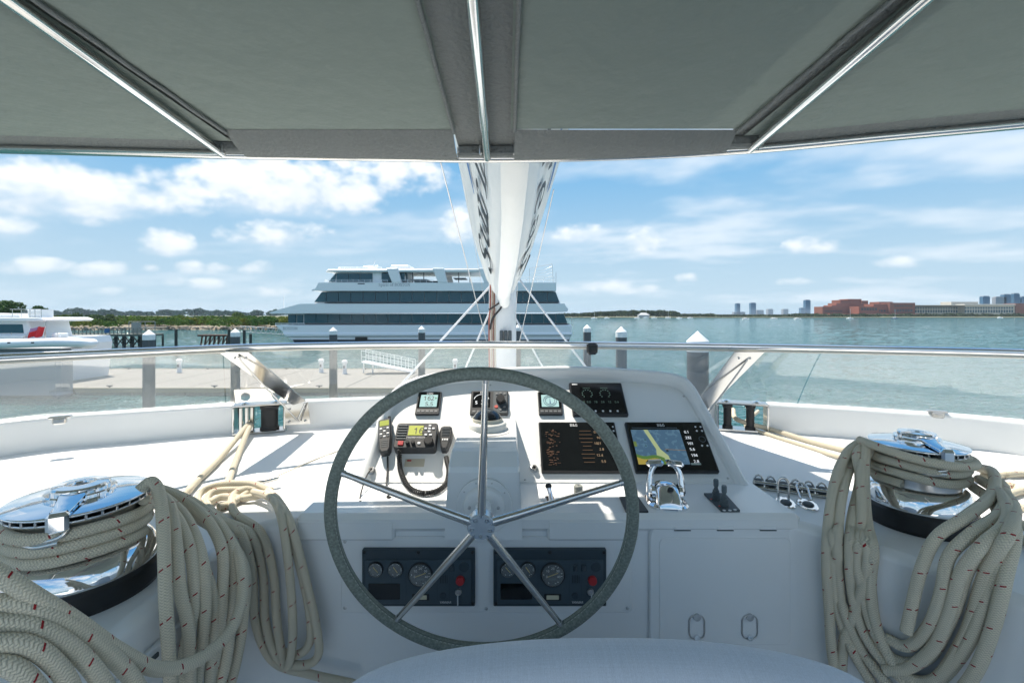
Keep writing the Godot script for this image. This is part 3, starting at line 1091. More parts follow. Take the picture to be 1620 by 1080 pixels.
func build_console() -> void:
	PANEL = Transform3D(Basis(Vector3.RIGHT, Vector3(0, 0.6691, -0.7431), Vector3(0, 0.7431, 0.6691)), EYE + Vector3(0, -0.66, -1.753))
	var t := thing("helm_console", "white moulded helm console with sloping instrument panel and locker", "console")
	var raw := [[0.945, -0.06], [0.93, 0.0], [0.915, 0.10], [0.897, 0.219], [0.868, 0.382], [0.852, 0.455], [0.82, 0.505], [0.76, 0.533], [0.67, 0.548], [0.474, 0.567], [0.294, 0.575], [0.08, 0.570], [-0.129, 0.559], [-0.308, 0.539], [-0.42, 0.508], [-0.495, 0.465], [-0.535, 0.41], [-0.556, 0.34], [-0.565, 0.2], [-0.578, 0.074], [-0.59, 0.0], [-0.60, -0.06]]
	var sm := curve2(raw, 4)
	sm.append(Vector2(-0.3, -0.06))
	sm.append(Vector2(0.2, -0.06))
	sm.append(Vector2(0.6, -0.06))
	var rows := []
	for q in [[0.0, -0.32, 0.0], [0.0, 0.0, 0.4], [0.003, 0.006, 0.8], [0.010, 0.012, 1.0], [0.022, 0.013, 1.0], [0.034, 0.009, 0.9], [0.042, 0.003, 0.3], [0.046, 0.0, 0.0], [0.05, 0.0, 0.0]]:
		var row := PackedVector3Array()
		var ins := inset(sm, q[0])
		for p in ins:
			var lip: float = lerpf(0.0, 0.040, clampf(p.y / 0.5, 0, 1))
			row.append(PANEL * Vector3(p.x, p.y, q[1] + lip * q[2]))
		rows.append(row)
	var b := MB.new()
	b.grid(rows, true)
	var face2 := inset(sm, 0.049)
	var tri := Geometry2D.triangulate_polygon(face2)
	for k in range(0, tri.size(), 3):
		var A := []
		for j in 3: A.append(PANEL * Vector3(face2[tri[k + j]].x, face2[tri[k + j]].y, 0.0))
		b.face(A, EYE + Vector3(0, -3, -3))
	put("body", b, M.gel, t)
	# instrument plate with screws
	b = MB.new()
	var plate := PackedVector2Array()
	for p in [[0.872, 0.012], [0.845, 0.20], [0.815, 0.40], [0.795, 0.452], [0.74, 0.487], [0.60, 0.503], [0.3, 0.513], [0.06, 0.510], [-0.15, 0.50], [-0.33, 0.475], [-0.44, 0.425], [-0.49, 0.36], [-0.505, 0.2], [-0.515, 0.012]]: plate.append(Vector2(p[0], p[1]))
	b.xf = PANEL
	b.prism(plate, -0.002, 0.004, 0.0015)
	put("instrument_plate", b, M.panelw, t)
	var holder := Node3D.new()
	holder.name = "plate_screws"
	t.add_child(holder)
	holder.transform = PANEL
	for q in [[0.068, 0.022], [0.447, 0.497], [0.80, 0.425], [0.858, 0.028], [-0.08, 0.49], [-0.47, 0.03]]: screw(holder, Vector3(q[0], q[1], 0.005), 0.005)
	# shelf in front of the panel
	b = MB.new()
	b.box(EYE + Vector3(0.135, -SHELF - 0.03, -1.66), Vector3(1.66, 0.06, 0.35), 0.016)
	put("shelf", b, M.gel, t)
	for q in [[-0.69, -0.37], [0.13, 0.43]]:
		b = MB.new()
		b.box(EYE + Vector3((q[0] + q[1]) / 2, -0.705, -1.497), Vector3(q[1] - q[0], 0.07, 0.03), 0.008)
		put("shelf_lip", b, M.gel, t)
	# steering pod
	b = MB.new()
	var prof := PackedVector2Array()
	for p in [[1.472, -0.73], [1.478, -0.515], [1.484, -0.498], [1.54, -0.464], [1.56, -0.458], [1.99, -0.452], [1.99, -0.73]]: prof.append(Vector2(-p[0], p[1]))
	# outline lies in (-z, y); extrude along x
	b.xf = Transform3D(Basis(Vector3(0, 0, 1), Vector3(0, 1, 0), Vector3(-1, 0, 0)), EYE + Vector3(-0.078, 0, 0))
	pod_loft(b, prof)
	put("steering_pod", b, M.gel, t)
	# bearing cover where the wheel shaft leaves the pod
	var hub := px(766, 800, 1.474)
	var cover := Node3D.new()
	cover.name = "shaft_cover"
	t.add_child(cover)
	cover.transform = Transform3D(Basis(Vector3.RIGHT, PI / 2 + 0.03), hub)
	b = MB.new()
	b.lathe([Vector2(0.091, -0.004), Vector2(0.091, 0.004), Vector2(0.088, 0.006), Vector2(0.0, 0.006)], 40)
	put("flange", b, M.gel, cover)
	b = MB.new()
	b.lathe([Vector2(0.069, 0.004), Vector2(0.067, 0.014), Vector2(0.060, 0.022), Vector2(0.045, 0.026), Vector2(0.0, 0.027)], 36, true)
	put("dome", b, M.gel, cover)
	for a in [0.6, 1.25, 1.9, 2.5, -0.6, -2.5]:
		b = MB.new()
		b.ball(Vector3(cos(a) * 0.080, 0.006, -sin(a) * 0.080), Vector3(0.003, 0.0015, 0.003), 8, 4)
		put("screw", b, M.brushed, cover)
	for x in [-0.046, 0.046]:
		b = MB.new()
		b.ball(Vector3(x, 0.025, -0.005), Vector3(0.006, 0.004, 0.006), 10, 5)
		put("bolt", b, M.brushed, cover)
	# plate that carries the two engine panels
	b = MB.new()
	b.xf.origin = EYE + Vector3(0, 0, -1.503)
	b.prism(rrect(0.955, 0.248, 0.012, Vector2(-0.07, -0.856)), 0.0, 0.007, 0.002)
	var pl := put("engine_panel_plate", b, M.panelw, t)
	for q in [[-0.535, -0.747], [0.395, -0.747], [-0.535, -0.965], [0.395, -0.965], [-0.07, -0.967]]:
		screw(pl, EYE + Vector3(q[0], q[1], -1.503 + 0.007), 0.006)
	# locker door
	var c := Vector2(0.712, -0.902)
	b = MB.new()
	b.xf.origin = EYE + Vector3(0, 0, -1.503)
	b.prism(rrect(0.492, 0.424, 0.045, c, 8), 0.0, 0.012, 0.004)
	var door := put("locker_door", b, M.gel, t)
	b = MB.new()
	b.xf.origin = EYE + Vector3(0, 0, -1.491)
	b.prism(rrect(0.43, 0.35, 0.02, c + Vector2(0.0, -0.005), 5), -0.002, 0.0022, 0.002)
	put("raised_field", b, M.gel, door)
	for x in [-0.14, 0.0, 0.14]:
		b = MB.new()
		b.box(EYE + Vector3(c.x + x, c.y + 0.205, -1.487), Vector3(0.056, 0.014, 0.008), 0.003)
		put("hinge", b, M.gel, door)
		b = MB.new()
		b.box(EYE + Vector3(c.x + x, c.y + 0.1965, -1.4865), Vector3(0.054, 0.003, 0.006), 0.001)
		put("hinge_pin", b, M.greypl, door)
	for x in [-0.093, 0.08]:
		b = MB.new()
		var o := EYE + Vector3(c.x + x, c.y - 0.12, -1.486)
		var ring := []
		for p in rrect(0.05, 0.078, 0.02, Vector2.ZERO, 4): ring.append(o + Vector3(p.x, p.y, 0))
		b.tube(PackedVector3Array(ring), 0.0022, 6, false, true)
		put("latch_ring", b, M.brushed, door)
		b = MB.new()
		b.xf = Transform3D(Basis(Vector3.RIGHT, PI / 2), o + Vector3(0, 0.033, 0))
		b.lathe([Vector2(0.012, -0.003), Vector2(0.012, 0.003), Vector2(0, 0.004)], 14)
		put("latch_pivot", b, M.brushed, door)
		b = MB.new()
		b.xf = Transform3D(Basis(Vector3.RIGHT, PI / 2), o + Vector3(0, -0.033, 0))
		b.lathe([Vector2(0.009, -0.003), Vector2(0.009, 0.005), Vector2(0, 0.006)], 12)
		put("latch_catch", b, M.chrome, door)
	# small door in the port cockpit wall
	b = MB.new()
	b.xf = Transform3D(Basis(Vector3.UP, PI / 2), EYE + Vector3(-0.828, -0.97, -1.02))
	b.prism(rrect(0.34, 0.40, 0.03), 0.0, 0.012, 0.004)
	var d2 := one("locker_hatch", b, M.gel, "small white locker hatch in the port cockpit wall below the winch", "hatch")
	b = MB.new()
	b.xf = Transform3D(Basis(Vector3.UP, PI / 2), EYE + Vector3(-0.816, -0.97, -1.02))
	b.prism(rrect(0.27, 0.32, 0.02), -0.002, 0.0022, 0.002)
	put("raised_field", b, M.gel, d2)
	b = MB.new()
	b.box(EYE + Vector3(-0.814, -0.79, -1.0), Vector3(0.006, 0.012, 0.12), 0.002)
	put("hinge", b, M.greypl, d2)

func pod_loft(b: MB, prof: PackedVector2Array) -> void:
	# profile points are (-depth, y); sides lean in a little towards the top, edges rounded
	var rows := []
	for q in [[-1.0, 0.020], [-0.985, 0.006], [-0.95, 0.0], [0.95, 0.0], [0.985, 0.006], [1.0, 0.020]]:
		var row := PackedVector3Array()
		for p in prof:
			var half := 0.127 - 0.012 * clampf((p.y + 0.73) / 0.27, 0, 1)
			var top := p.y > -0.70
			var pull: float = q[1] if top else 0.0
			var dz := pull if p.x > -1.7 else 0.0
			row.append(Vector3(p.x - dz, p.y - (pull if p.y > -0.49 else 0.0), -q[0] * half))
		rows.append(row)
	# basis: local x = depth axis, local y = up, local z = -x of the world
	for j in rows.size() - 1:
		for k in prof.size() - 1:
			b.face([rows[j][k], rows[j + 1][k], rows[j + 1][k + 1], rows[j][k + 1]], Vector3(-1.7, -0.62, 0))
	for r in [0, rows.size() - 1]:
		b.face(Array(rows[r]), Vector3(-1.7, -0.62, 0))

# ---------- instruments on the panel ----------
func unit(called: String, label: String, cat: String, x0: float, x1: float, s0: float, s1: float, th: float, m: Material, group := "", r := 0.006) -> Node3D:
	var t := thing(called, label, cat, Vector3.ZERO, group)
	t.transform = PANEL * Transform3D(Basis(), Vector3((x0 + x1) / 2, (s0 + s1) / 2, 0.004))
	var b := MB.new()
	b.prism(rrect(x1 - x0, s1 - s0, r), 0.0, th, 0.003)
	put("case", b, m, t)
	return t
func pad(t: Node3D, called: String, w: float, h: float, at: Vector3, th: float, m: Material, r := 0.002) -> MeshInstance3D:
	var b := MB.new()
	b.xf.origin = at
	b.prism(rrect(w, h, minf(r, minf(w, h) * 0.45), Vector2.ZERO, 3), 0.0, th, minf(0.0008, th * 0.4))
	return put(called, b, m, t)
func txt(t: Node3D, s: String, size: float, at: Vector3, m: Material, called := "lettering") -> void:
	words(s, size, m, t, Transform3D(Basis(), at), called)
func knob(t: Node3D, called: String, at: Vector3, r: float, h: float, m: Material) -> MeshInstance3D:
	var b := MB.new()
	b.xf = Transform3D(Basis(Vector3.RIGHT, PI / 2), at)
	b.lathe([Vector2(r, 0), Vector2(r * 0.95, h * 0.8), Vector2(r * 0.85, h), Vector2(0, h)], 20)
	return put(called, b, m, t)
func lcd(r: float, g: float, b: float, e: float) -> StandardMaterial3D:
	return glow(mat(r, g, b, 0.15), r, g, b, e)

func build_instruments() -> void:
	var teal := lcd(0.28, 0.42, 0.42, 0.35)
	var btn := mat(0.16, 0.165, 0.17, 0.5)
	var white: Material = M.ink
	# small displays
	for q in [[-0.405, -0.299, "square instrument display reading 162 at the port end of the panel", 0], [0.137, 0.242, "square instrument display with a round compass dial graphic", 1]]:
		var t := unit("instrument_display", q[2], "display", q[0], q[1], 0.319, 0.444, 0.012, M.plastic, "small square displays")
		pad(t, "bezel", 0.096, 0.088, Vector3(0, 0.014, 0.012), 0.001, M.screen)
		pad(t, "screen", 0.076, 0.066, Vector3(0, 0.009, 0.013), 0.0008, teal)
		txt(t, "B&G", 0.011, Vector3(0, 0.051, 0.0135), M.print)
		for k in 5: pad(t, "button", 0.014, 0.010, Vector3(-0.038 + 0.019 * k, -0.047, 0.012), 0.002, btn)
		if q[3] == 0:
			txt(t, "162", 0.023, Vector3(0.0, 0.021, 0.0142), M.darkink, "reading")
			txt(t, "5.5", 0.020, Vector3(0.004, -0.010, 0.0142), M.darkink, "reading")
			var b := MB.new()
			b.xf.origin = Vector3(0.031, 0.023, 0.0138)
			b.prism(PackedVector2Array([Vector2(-0.004, 0.006), Vector2(-0.004, -0.006), Vector2(0.006, 0)]), 0, 0.0006)
			put("arrow", b, mat(0.03, 0.25, 0.12, 0.5), t)
		else:
			for r in [0.029, 0.021]:
				var b := MB.new()
				var ring := PackedVector3Array()
				for p in circle2(r, Vector2(0, 0.009), 32): ring.append(Vector3(p.x, p.y, 0.0145))
				b.tube(ring, 0.0011, 4, false, true)
				put("dial_ring", b, mat(0.03, 0.06, 0.12, 0.5), t)
			var b := MB.new()
			b.xf.origin = Vector3(0, 0.009, 0.0142)
			b.prism(PackedVector2Array([Vector2(-0.003, -0.016), Vector2(0.003, -0.016), Vector2(0, 0.018)]), 0, 0.0006)
			put("needle", b, mat(0.05, 0.1, 0.2, 0.5), t)
	# autopilot controller
	var t := unit("autopilot_controller", "black autopilot controller with round knob beside its dial screen", "autopilot", -0.165, 0.003, 0.319, 0.449, 0.012, M.plastic)
	pad(t, "screen", 0.078, 0.085, Vector3(-0.036, 0.014, 0.012), 0.001, M.screen)
	txt(t, "B&G", 0.010, Vector3(-0.03, 0.053, 0.0135), M.print)
	txt(t, "28", 0.021, Vector3(-0.022, -0.002, 0.0135), white, "reading")
	txt(t, "S", 0.016, Vector3(-0.058, -0.004, 0.0135), white, "reading")
	var b := MB.new()
	var arc := []
	for k in 12: arc.append(Vector3(-0.036 + 0.034 * cos(PI * (0.08 + 0.84 * k / 11.0)), 0.008 + 0.034 * sin(PI * (0.08 + 0.84 * k / 11.0)), 0.0135))
	b.tube(PackedVector3Array(arc), 0.0012, 4)
	put("dial_arc", b, white, t)
	pad(t, "key_field", 0.062, 0.118, Vector3(0.048, 0.0, 0.012), 0.0015, M.greypl, 0.004)
	knob(t, "knob", Vector3(0.05, 0.008, 0.013), 0.021, 0.022, M.black)
	for q in [[0.032, 0.045], [0.05, 0.049], [0.068, 0.045], [0.068, -0.026], [0.05, -0.042]]: knob(t, "button", Vector3(q[0], q[1], 0.013), 0.006, 0.003, btn)
	knob(t, "standby_button", Vector3(0.031, -0.026, 0.013), 0.0085, 0.003, mat(0.5, 0.08, 0.06, 0.5))
	for k in 4: pad(t, "button", 0.014, 0.010, Vector3(-0.066 + 0.019 * k, -0.05, 0.012), 0.002, btn)
	# upper dark display
	t = unit("engine_display", "wide black display with two faint green dials near the panel top", "display", 0.284, 0.526, 0.312, 0.493, 0.016, M.black)
	pad(t, "screen", 0.228, 0.162, Vector3(0, 0.002, 0.016), 0.001, M.screen)
	pad(t, "brand_strip", 0.026, 0.006, Vector3(-0.096, 0.078, 0.0172), 0.0005, M.print)
	var dim := lcd(0.10, 0.16, 0.13, 0.25)
	for x in [-0.045, 0.035]:
		txt(t, "ENGINE", 0.007, Vector3(x, 0.056, 0.0174), dim)
		for k in 10:
			var a := PI * (-0.25 + 1.5 * k / 9.0)
			pad(t, "dial_tick", 0.006, 0.005, Vector3(x + 0.022 * cos(a), 0.024 + 0.022 * sin(a), 0.0172), 0.0004, dim)
	for k in 6: txt(t, ["13.8", "0.0", "78", "24", "12", "0.4"][k], 0.010, Vector3(-0.075 + 0.031 * k, -0.022, 0.0174), dim, "reading")
	for k in 4: knob(t, "touch_key", Vector3(-0.02 + 0.032 * k, -0.070, 0.0168), 0.005, 0.0008, M.print)
	# two chart plotters
	for q in [[0.133, 0.458, 0], [0.502, 0.830, 1]]:
		t = unit("chart_plotter", ["large black plotter with a dark data screen beside the steering pod", "large black plotter showing a blue and green chart"][q[2]], "chart plotter", q[0], q[1], 0.046, 0.279, 0.014, M.black, "large plotters")
		var w: float = q[1] - q[0]
		pad(t, "glass", w - 0.012, 0.22, Vector3(0, 0.002, 0.014), 0.001, M.screen)
		txt(t, "B&G", 0.012, Vector3(-0.015, 0.098, 0.0155), M.print)
		for s in [-1, 1]:
			for s2 in [-1, 1]:
				var p := pad(t, "corner_mark", 0.010, 0.0022, Vector3(s * (w / 2 - 0.014), s2 * 0.106, 0.015), 0.0005, M.print)
				p.rotation.z = s * s2 * -0.9
		for k in 6: knob(t, "key", Vector3(w / 2 - 0.034 + 0.022 * (k % 2), 0.09 - 0.02 * int(k / 2.0) - (0.05 if k > 3 else 0.0), 0.015), 0.004, 0.002, M.print)
		b = MB.new()
		var ring := PackedVector3Array()
		for p in circle2(0.013, Vector2(w / 2 - 0.024, 0.03), 20): ring.append(Vector3(p.x, p.y, 0.0155))
		b.tube(ring, 0.0015, 5, false, true)
		put("dial", b, M.greypl, t)
		if q[2] == 1:
			b = MB.new()
			b.xf.origin = Vector3(-0.045, -0.004, 0.0152)
			var cw := 0.205
			var ch := 0.160
			b.v = PackedVector3Array()
			quad_uv(b, cw, ch)
			put("chart", b, chart_material(), t)
			for k in 6: txt(t, ["0.1", "282", "161", "5.6", "194", "2.8"][k], 0.0115, Vector3(0.085, 0.064 - 0.027 * k, 0.0157), white, "reading")
			pad(t, "scale_bar", 0.04, 0.008, Vector3(0.08, -0.082, 0.0152), 0.0004, mat(0.4, 0.45, 0.4, 0.5))
			pad(t, "status_bar", 0.19, 0.006, Vector3(-0.045, 0.084, 0.0152), 0.0004, M.greypl)
			b = MB.new()
			b.xf.origin = Vector3(-0.018, -0.024, 0.0156)
			b.prism(PackedVector2Array([Vector2(-0.006, -0.003), Vector2(0.006, -0.003), Vector2(0.003, 0.004), Vector2(-0.003, 0.004)]), 0, 0.0005)
			put("boat_mark", b, M.darkink, t)
		else:
			var amber := lcd(0.085, 0.05, 0.035, 0.25)
			var r := RandomNumberGenerator.new()
			r.seed = 5
			for k in 70:
				pad(t, "data_line", r.randf_range(0.003, 0.014), r.randf_range(0.0018, 0.004), Vector3(-0.135 + r.randf_range(0, 0.06) * r.randf_range(0.4, 1.0), 0.078 - 0.168 * r.randf(), 0.0152 + 0.00003 * k), 0.0004, amber)
			for k in 9: pad(t, "data_line", r.randf_range(0.03, 0.06), 0.0022, Vector3(0.03, 0.07 - 0.018 * k, 0.0152), 0.0004, lcd(0.10, 0.06, 0.035, 0.3))
			for k in 6: txt(t, ["0.1", "10.2", "1021", "2.8", "12.4", "5.5"][k], 0.010, Vector3(0.075 + 0.012 * (k % 2), 0.064 - 0.027 * k, 0.0157), lcd(0.28, 0.2, 0.13, 0.3), "reading")
	build_radio()
	build_engine_panels()

func quad_uv(b: MB, w: float, h: float) -> void:
	var a := b.vert(Vector3(-w / 2, h / 2, 0), Vector3.BACK, Vector2(0, 0))
	b.vert(Vector3(w / 2, h / 2, 0), Vector3.BACK, Vector2(1, 0))
	b.vert(Vector3(w / 2, -h / 2, 0), Vector3.BACK, Vector2(1, 1))
	b.vert(Vector3(-w / 2, -h / 2, 0), Vector3.BACK, Vector2(0, 1))
	b.ix.append_array([a, a + 1, a + 2, a, a + 2, a + 3])
func chart_material() -> StandardMaterial3D:
	var im := Image.create(205, 160, false, Image.FORMAT_RGB8)
	var fn := FastNoiseLite.new()
	fn.seed = 2
	fn.frequency = 0.03
	for y in 160:
		for x in 205:
			var n := fn.get_noise_2d(x, y)
			var c := Color(0.30, 0.42, 0.52) if n < 0.22 else Color(0.36, 0.49, 0.58)
			var mid := lerpf(62, 118, y / 160.0)
			var wd := 9.0 if y < 92 else (9.0 + (y - 92) * 0.5 if y < 125 else 22.0)
			if absf(x - mid) < wd and y < 138: c = Color(0.70, 0.75, 0.56)
			var land := y - (112 + 0.16 * x + 6 * sin(x * 0.06))
			if land > 0 and x < 110: c = Color(0.36, 0.50, 0.26)
			if land > 14 and x < 95: c = Color(0.70, 0.62, 0.30)
			if x < 12 and y > 55 and y < 80: c = Color(0.44, 0.52, 0.28)
			if Vector2(x - 50, y - 48).length() < 4 or Vector2(x - 47, y - 76).length() < 4: c = Color(0.24, 0.38, 0.42)
			if x > 120 and absf(y - 92 - (x - 120) * 0.06) < 1.0: c = Color(0.62, 0.48, 0.30)
			im.set_pixel(x, y, c)
	var m := StandardMaterial3D.new()
	var tx := ImageTexture.create_from_image(im)
	m.albedo_texture = tx
	m.albedo_color = Color(0.5, 0.5, 0.5)
	m.roughness = 0.15
	m.emission_enabled = true
	m.emission_texture = tx
	m.emission_operator = BaseMaterial3D.EMISSION_OP_MULTIPLY
	m.emission = Color.WHITE
	m.emission_energy_multiplier = 0.45
	return m

func coil(b: MB, path: PackedVector3Array, rad: float, wire: float, per_m: float) -> void:
	var pts := PackedVector3Array()
	var total := 0.0
	for k in path.size() - 1: total += path[k].distance_to(path[k + 1])
	var turns := total * per_m
	var steps := int(turns * 10)
	var nx := Vector3.UP
	for i in steps + 1:
		var s := float(i) / steps * (path.size() - 1)
		var k := mini(int(s), path.size() - 2)
		var p := path[k].lerp(path[k + 1], s - k)
		var t := (path[k + 1] - path[k]).normalized()
		nx = (nx - t * nx.dot(t)).normalized()
		var a := TAU * turns * i / steps
		pts.append(p + (nx * cos(a) + t.cross(nx) * sin(a)) * rad)
	b.tube(pts, wire, 5)

func build_radio() -> void:
	var t := unit("marine_radio", "black marine radio with a yellow screen reading 16", "radio", -0.46, -0.291, 0.134, 0.252, 0.045, M.plastic, "", 0.012)
	pad(t, "screen", 0.060, 0.046, Vector3(-0.004, 0.022, 0.045), 0.0015, lcd(0.36, 0.38, 0.10, 0.4))
	txt(t, "16", 0.028, Vector3(0.008, 0.018, 0.0470), M.darkink, "reading")
	for k in 6: pad(t, "grille_rib", 0.040, 0.006, Vector3(-0.060, 0.045 - 0.0125 * k, 0.045), 0.003, M.greypl)
	txt(t, "STANDARD HORIZON", 0.006, Vector3(-0.0, -0.012, 0.046), white_print())
	for q in [[0.052, 0.045], [0.036, 0.031], [0.052, 0.031], [0.068, 0.031], [0.052, 0.017], [0.040, 0.001], [0.060, 0.001]]: pad(t, "key", 0.011, 0.008, Vector3(q[0], q[1], 0.045), 0.003, M.print)
	pad(t, "distress_button", 0.022, 0.018, Vector3(-0.056, -0.038, 0.045), 0.004, M.red)
	for x in [-0.028, -0.006]: knob(t, "small_knob", Vector3(x, -0.038, 0.045), 0.008, 0.014, M.black)
	pad(t, "key", 0.012, 0.010, Vector3(0.018, -0.038, 0.045), 0.003, M.print)
	knob(t, "channel_knob", Vector3(0.056, -0.032, 0.045), 0.019, 0.018, M.black)
	# handset hanging left of it
	t = thing("radio_handset", "tall black radio handset with a yellow-green display and keypad", "handset", PANEL.origin)
	t.transform = PANEL * Transform3D(Basis(Vector3(0, 0, 1), 0.2), Vector3(-0.508, 0.200, 0.006))
	var b := MB.new()
	var out := PackedVector2Array()
	for p in [[-0.026, 0.075], [-0.022, 0.082], [0.022, 0.082], [0.026, 0.075], [0.027, 0.0], [0.022, -0.065], [0.014, -0.08], [-0.014, -0.08], [-0.022, -0.065], [-0.027, 0.0]]: out.append(Vector2(p[0], p[1]))
	b.prism(out, 0.0, 0.034, 0.005)
	put("body", b, M.plastic, t)
	pad(t, "screen", 0.038, 0.026, Vector3(0, 0.058, 0.034), 0.001, lcd(0.30, 0.33, 0.08, 0.35))
	for k in 12: pad(t, "key", 0.010, 0.008, Vector3(-0.014 + 0.014 * (k % 3), 0.032 - 0.013 * int(k / 3.0), 0.034), 0.002, M.print if k % 2 == 0 else M.greypl)
	for k in 4: pad(t, "speaker_slot", 0.028, 0.0035, Vector3(0, -0.028 - 0.009 * k, 0.034), 0.001, M.greypl)
	b = MB.new()
	b.bar(Vector3(0.018, 0.08, 0.018), Vector3(0.018, 0.098, 0.018), 0.007)
	put("antenna_stub", b, M.black, t)
	# its cord
	b = MB.new()
	b.tube(smooth([px(613, 722, 1.83), px(613, 745, 1.79), px(611, 775, 1.71), px(616, 788, 1.63)], 5), 0.0035, 6)
	var loop := smooth([px(616, 786, 1.635), px(612, 800, 1.60), px(598, 807, 1.575), px(582, 805, 1.58), px(568, 795, 1.60)], 6)
	coil(b, loop, 0.0085, 0.0034, 130)
	b.tube(smooth([px(568, 795, 1.60), px(572, 775, 1.66), px(580, 752, 1.73), px(587, 742, 1.76)], 5), 0.003, 6)
	one("handset_cord", b, M.rubber, "black coiled cord of the handset lying on the shelf", "cord")
	# fist microphone
	t = thing("fist_microphone", "rounded black fist microphone with grille beside the radio", "microphone", PANEL.origin)
	t.transform = PANEL * Transform3D(Basis(), Vector3(-0.256, 0.190, 0.006))
	b = MB.new()
	out = PackedVector2Array()
	for p in [[-0.022, 0.05], [-0.012, 0.056], [0.012, 0.056], [0.022, 0.05], [0.027, 0.03], [0.025, 0.0], [0.015, -0.045], [0.009, -0.055], [-0.009, -0.055], [-0.015, -0.045], [-0.025, 0.0], [-0.027, 0.03]]: out.append(Vector2(p[0], p[1]))
	b.prism(out, 0.0, 0.034, 0.006)
	put("body", b, M.plastic, t)
	for k in 6: pad(t, "grille_rib", 0.034, 0.0035, Vector3(0, 0.042 - 0.0075 * k, 0.034), 0.002, M.greypl)
	for x in [-0.009, 0.0, 0.009]: pad(t, "key", 0.006, 0.009, Vector3(x, -0.012, 0.034), 0.002, M.print)
	b = MB.new()
	var path := []
	for q in [[632, 712, 0.04], [632, 735, 0.016], [636, 752, 0.014], [648, 772, 0.014], [670, 780, 0.014], [692, 776, 0.014], [706, 764, 0.012], [710, 745, 0.012], [707, 730, 0.015], [706, 722, 0.02]]: path.append(PANEL * onp(q[0], q[1], q[2]) if q[1] < 760 else ons(q[0], q[1], 0.012))
	coil(b, smooth(path, 5), 0.0075, 0.003, 140)
	one("microphone_cord", b, M.rubber, "black coiled cord looping from the radio to its microphone", "cord")
	b = MB.new()
	b.xf = PANEL * Transform3D(Basis(), Vector3(-0.372, 0.094, 0.004))
	b.prism(rrect(0.078, 0.034, 0.003), 0, 0.002)
	var pl := one("data_plate", b, mat(0.55, 0.50, 0.40, 0.5), "small beige printed data plate below the radio", "plate")
	b = MB.new()
	b.xf = PANEL * Transform3D(Basis(), Vector3(-0.395, 0.103, 0.006))
	b.prism(rrect(0.018, 0.007, 0.002), 0, 0.0006)
	put("red_mark", b, M.red, pl)
	for q in [[845, 743, "round steel socket on the panel beside the dark plotter"], [588, 746, "round steel socket at the port edge of the panel, upper of two"], [585, 769, "round steel socket at the port edge of the panel, lower of two"]]:
		t = thing("panel_socket", q[2], "socket", PANEL.origin)
		t.transform = PANEL * Transform3D(Basis(Vector3.RIGHT, PI / 2), onp(q[0], q[1]) + Vector3(0, 0, 0.004))
		b = MB.new()
		b.lathe([Vector2(0.016, 0), Vector2(0.016, 0.004), Vector2(0.011, 0.006), Vector2(0.011, 0.016), Vector2(0.006, 0.016), Vector2(0.006, 0.010)], 20)
		put("collar", b, M.brushed, t)
		b = MB.new()
		b.lathe([Vector2(0.0055, 0.012), Vector2(0, 0.012)], 14)
		put("core", b, M.black, t)

func white_print() -> Material:
	return M.print

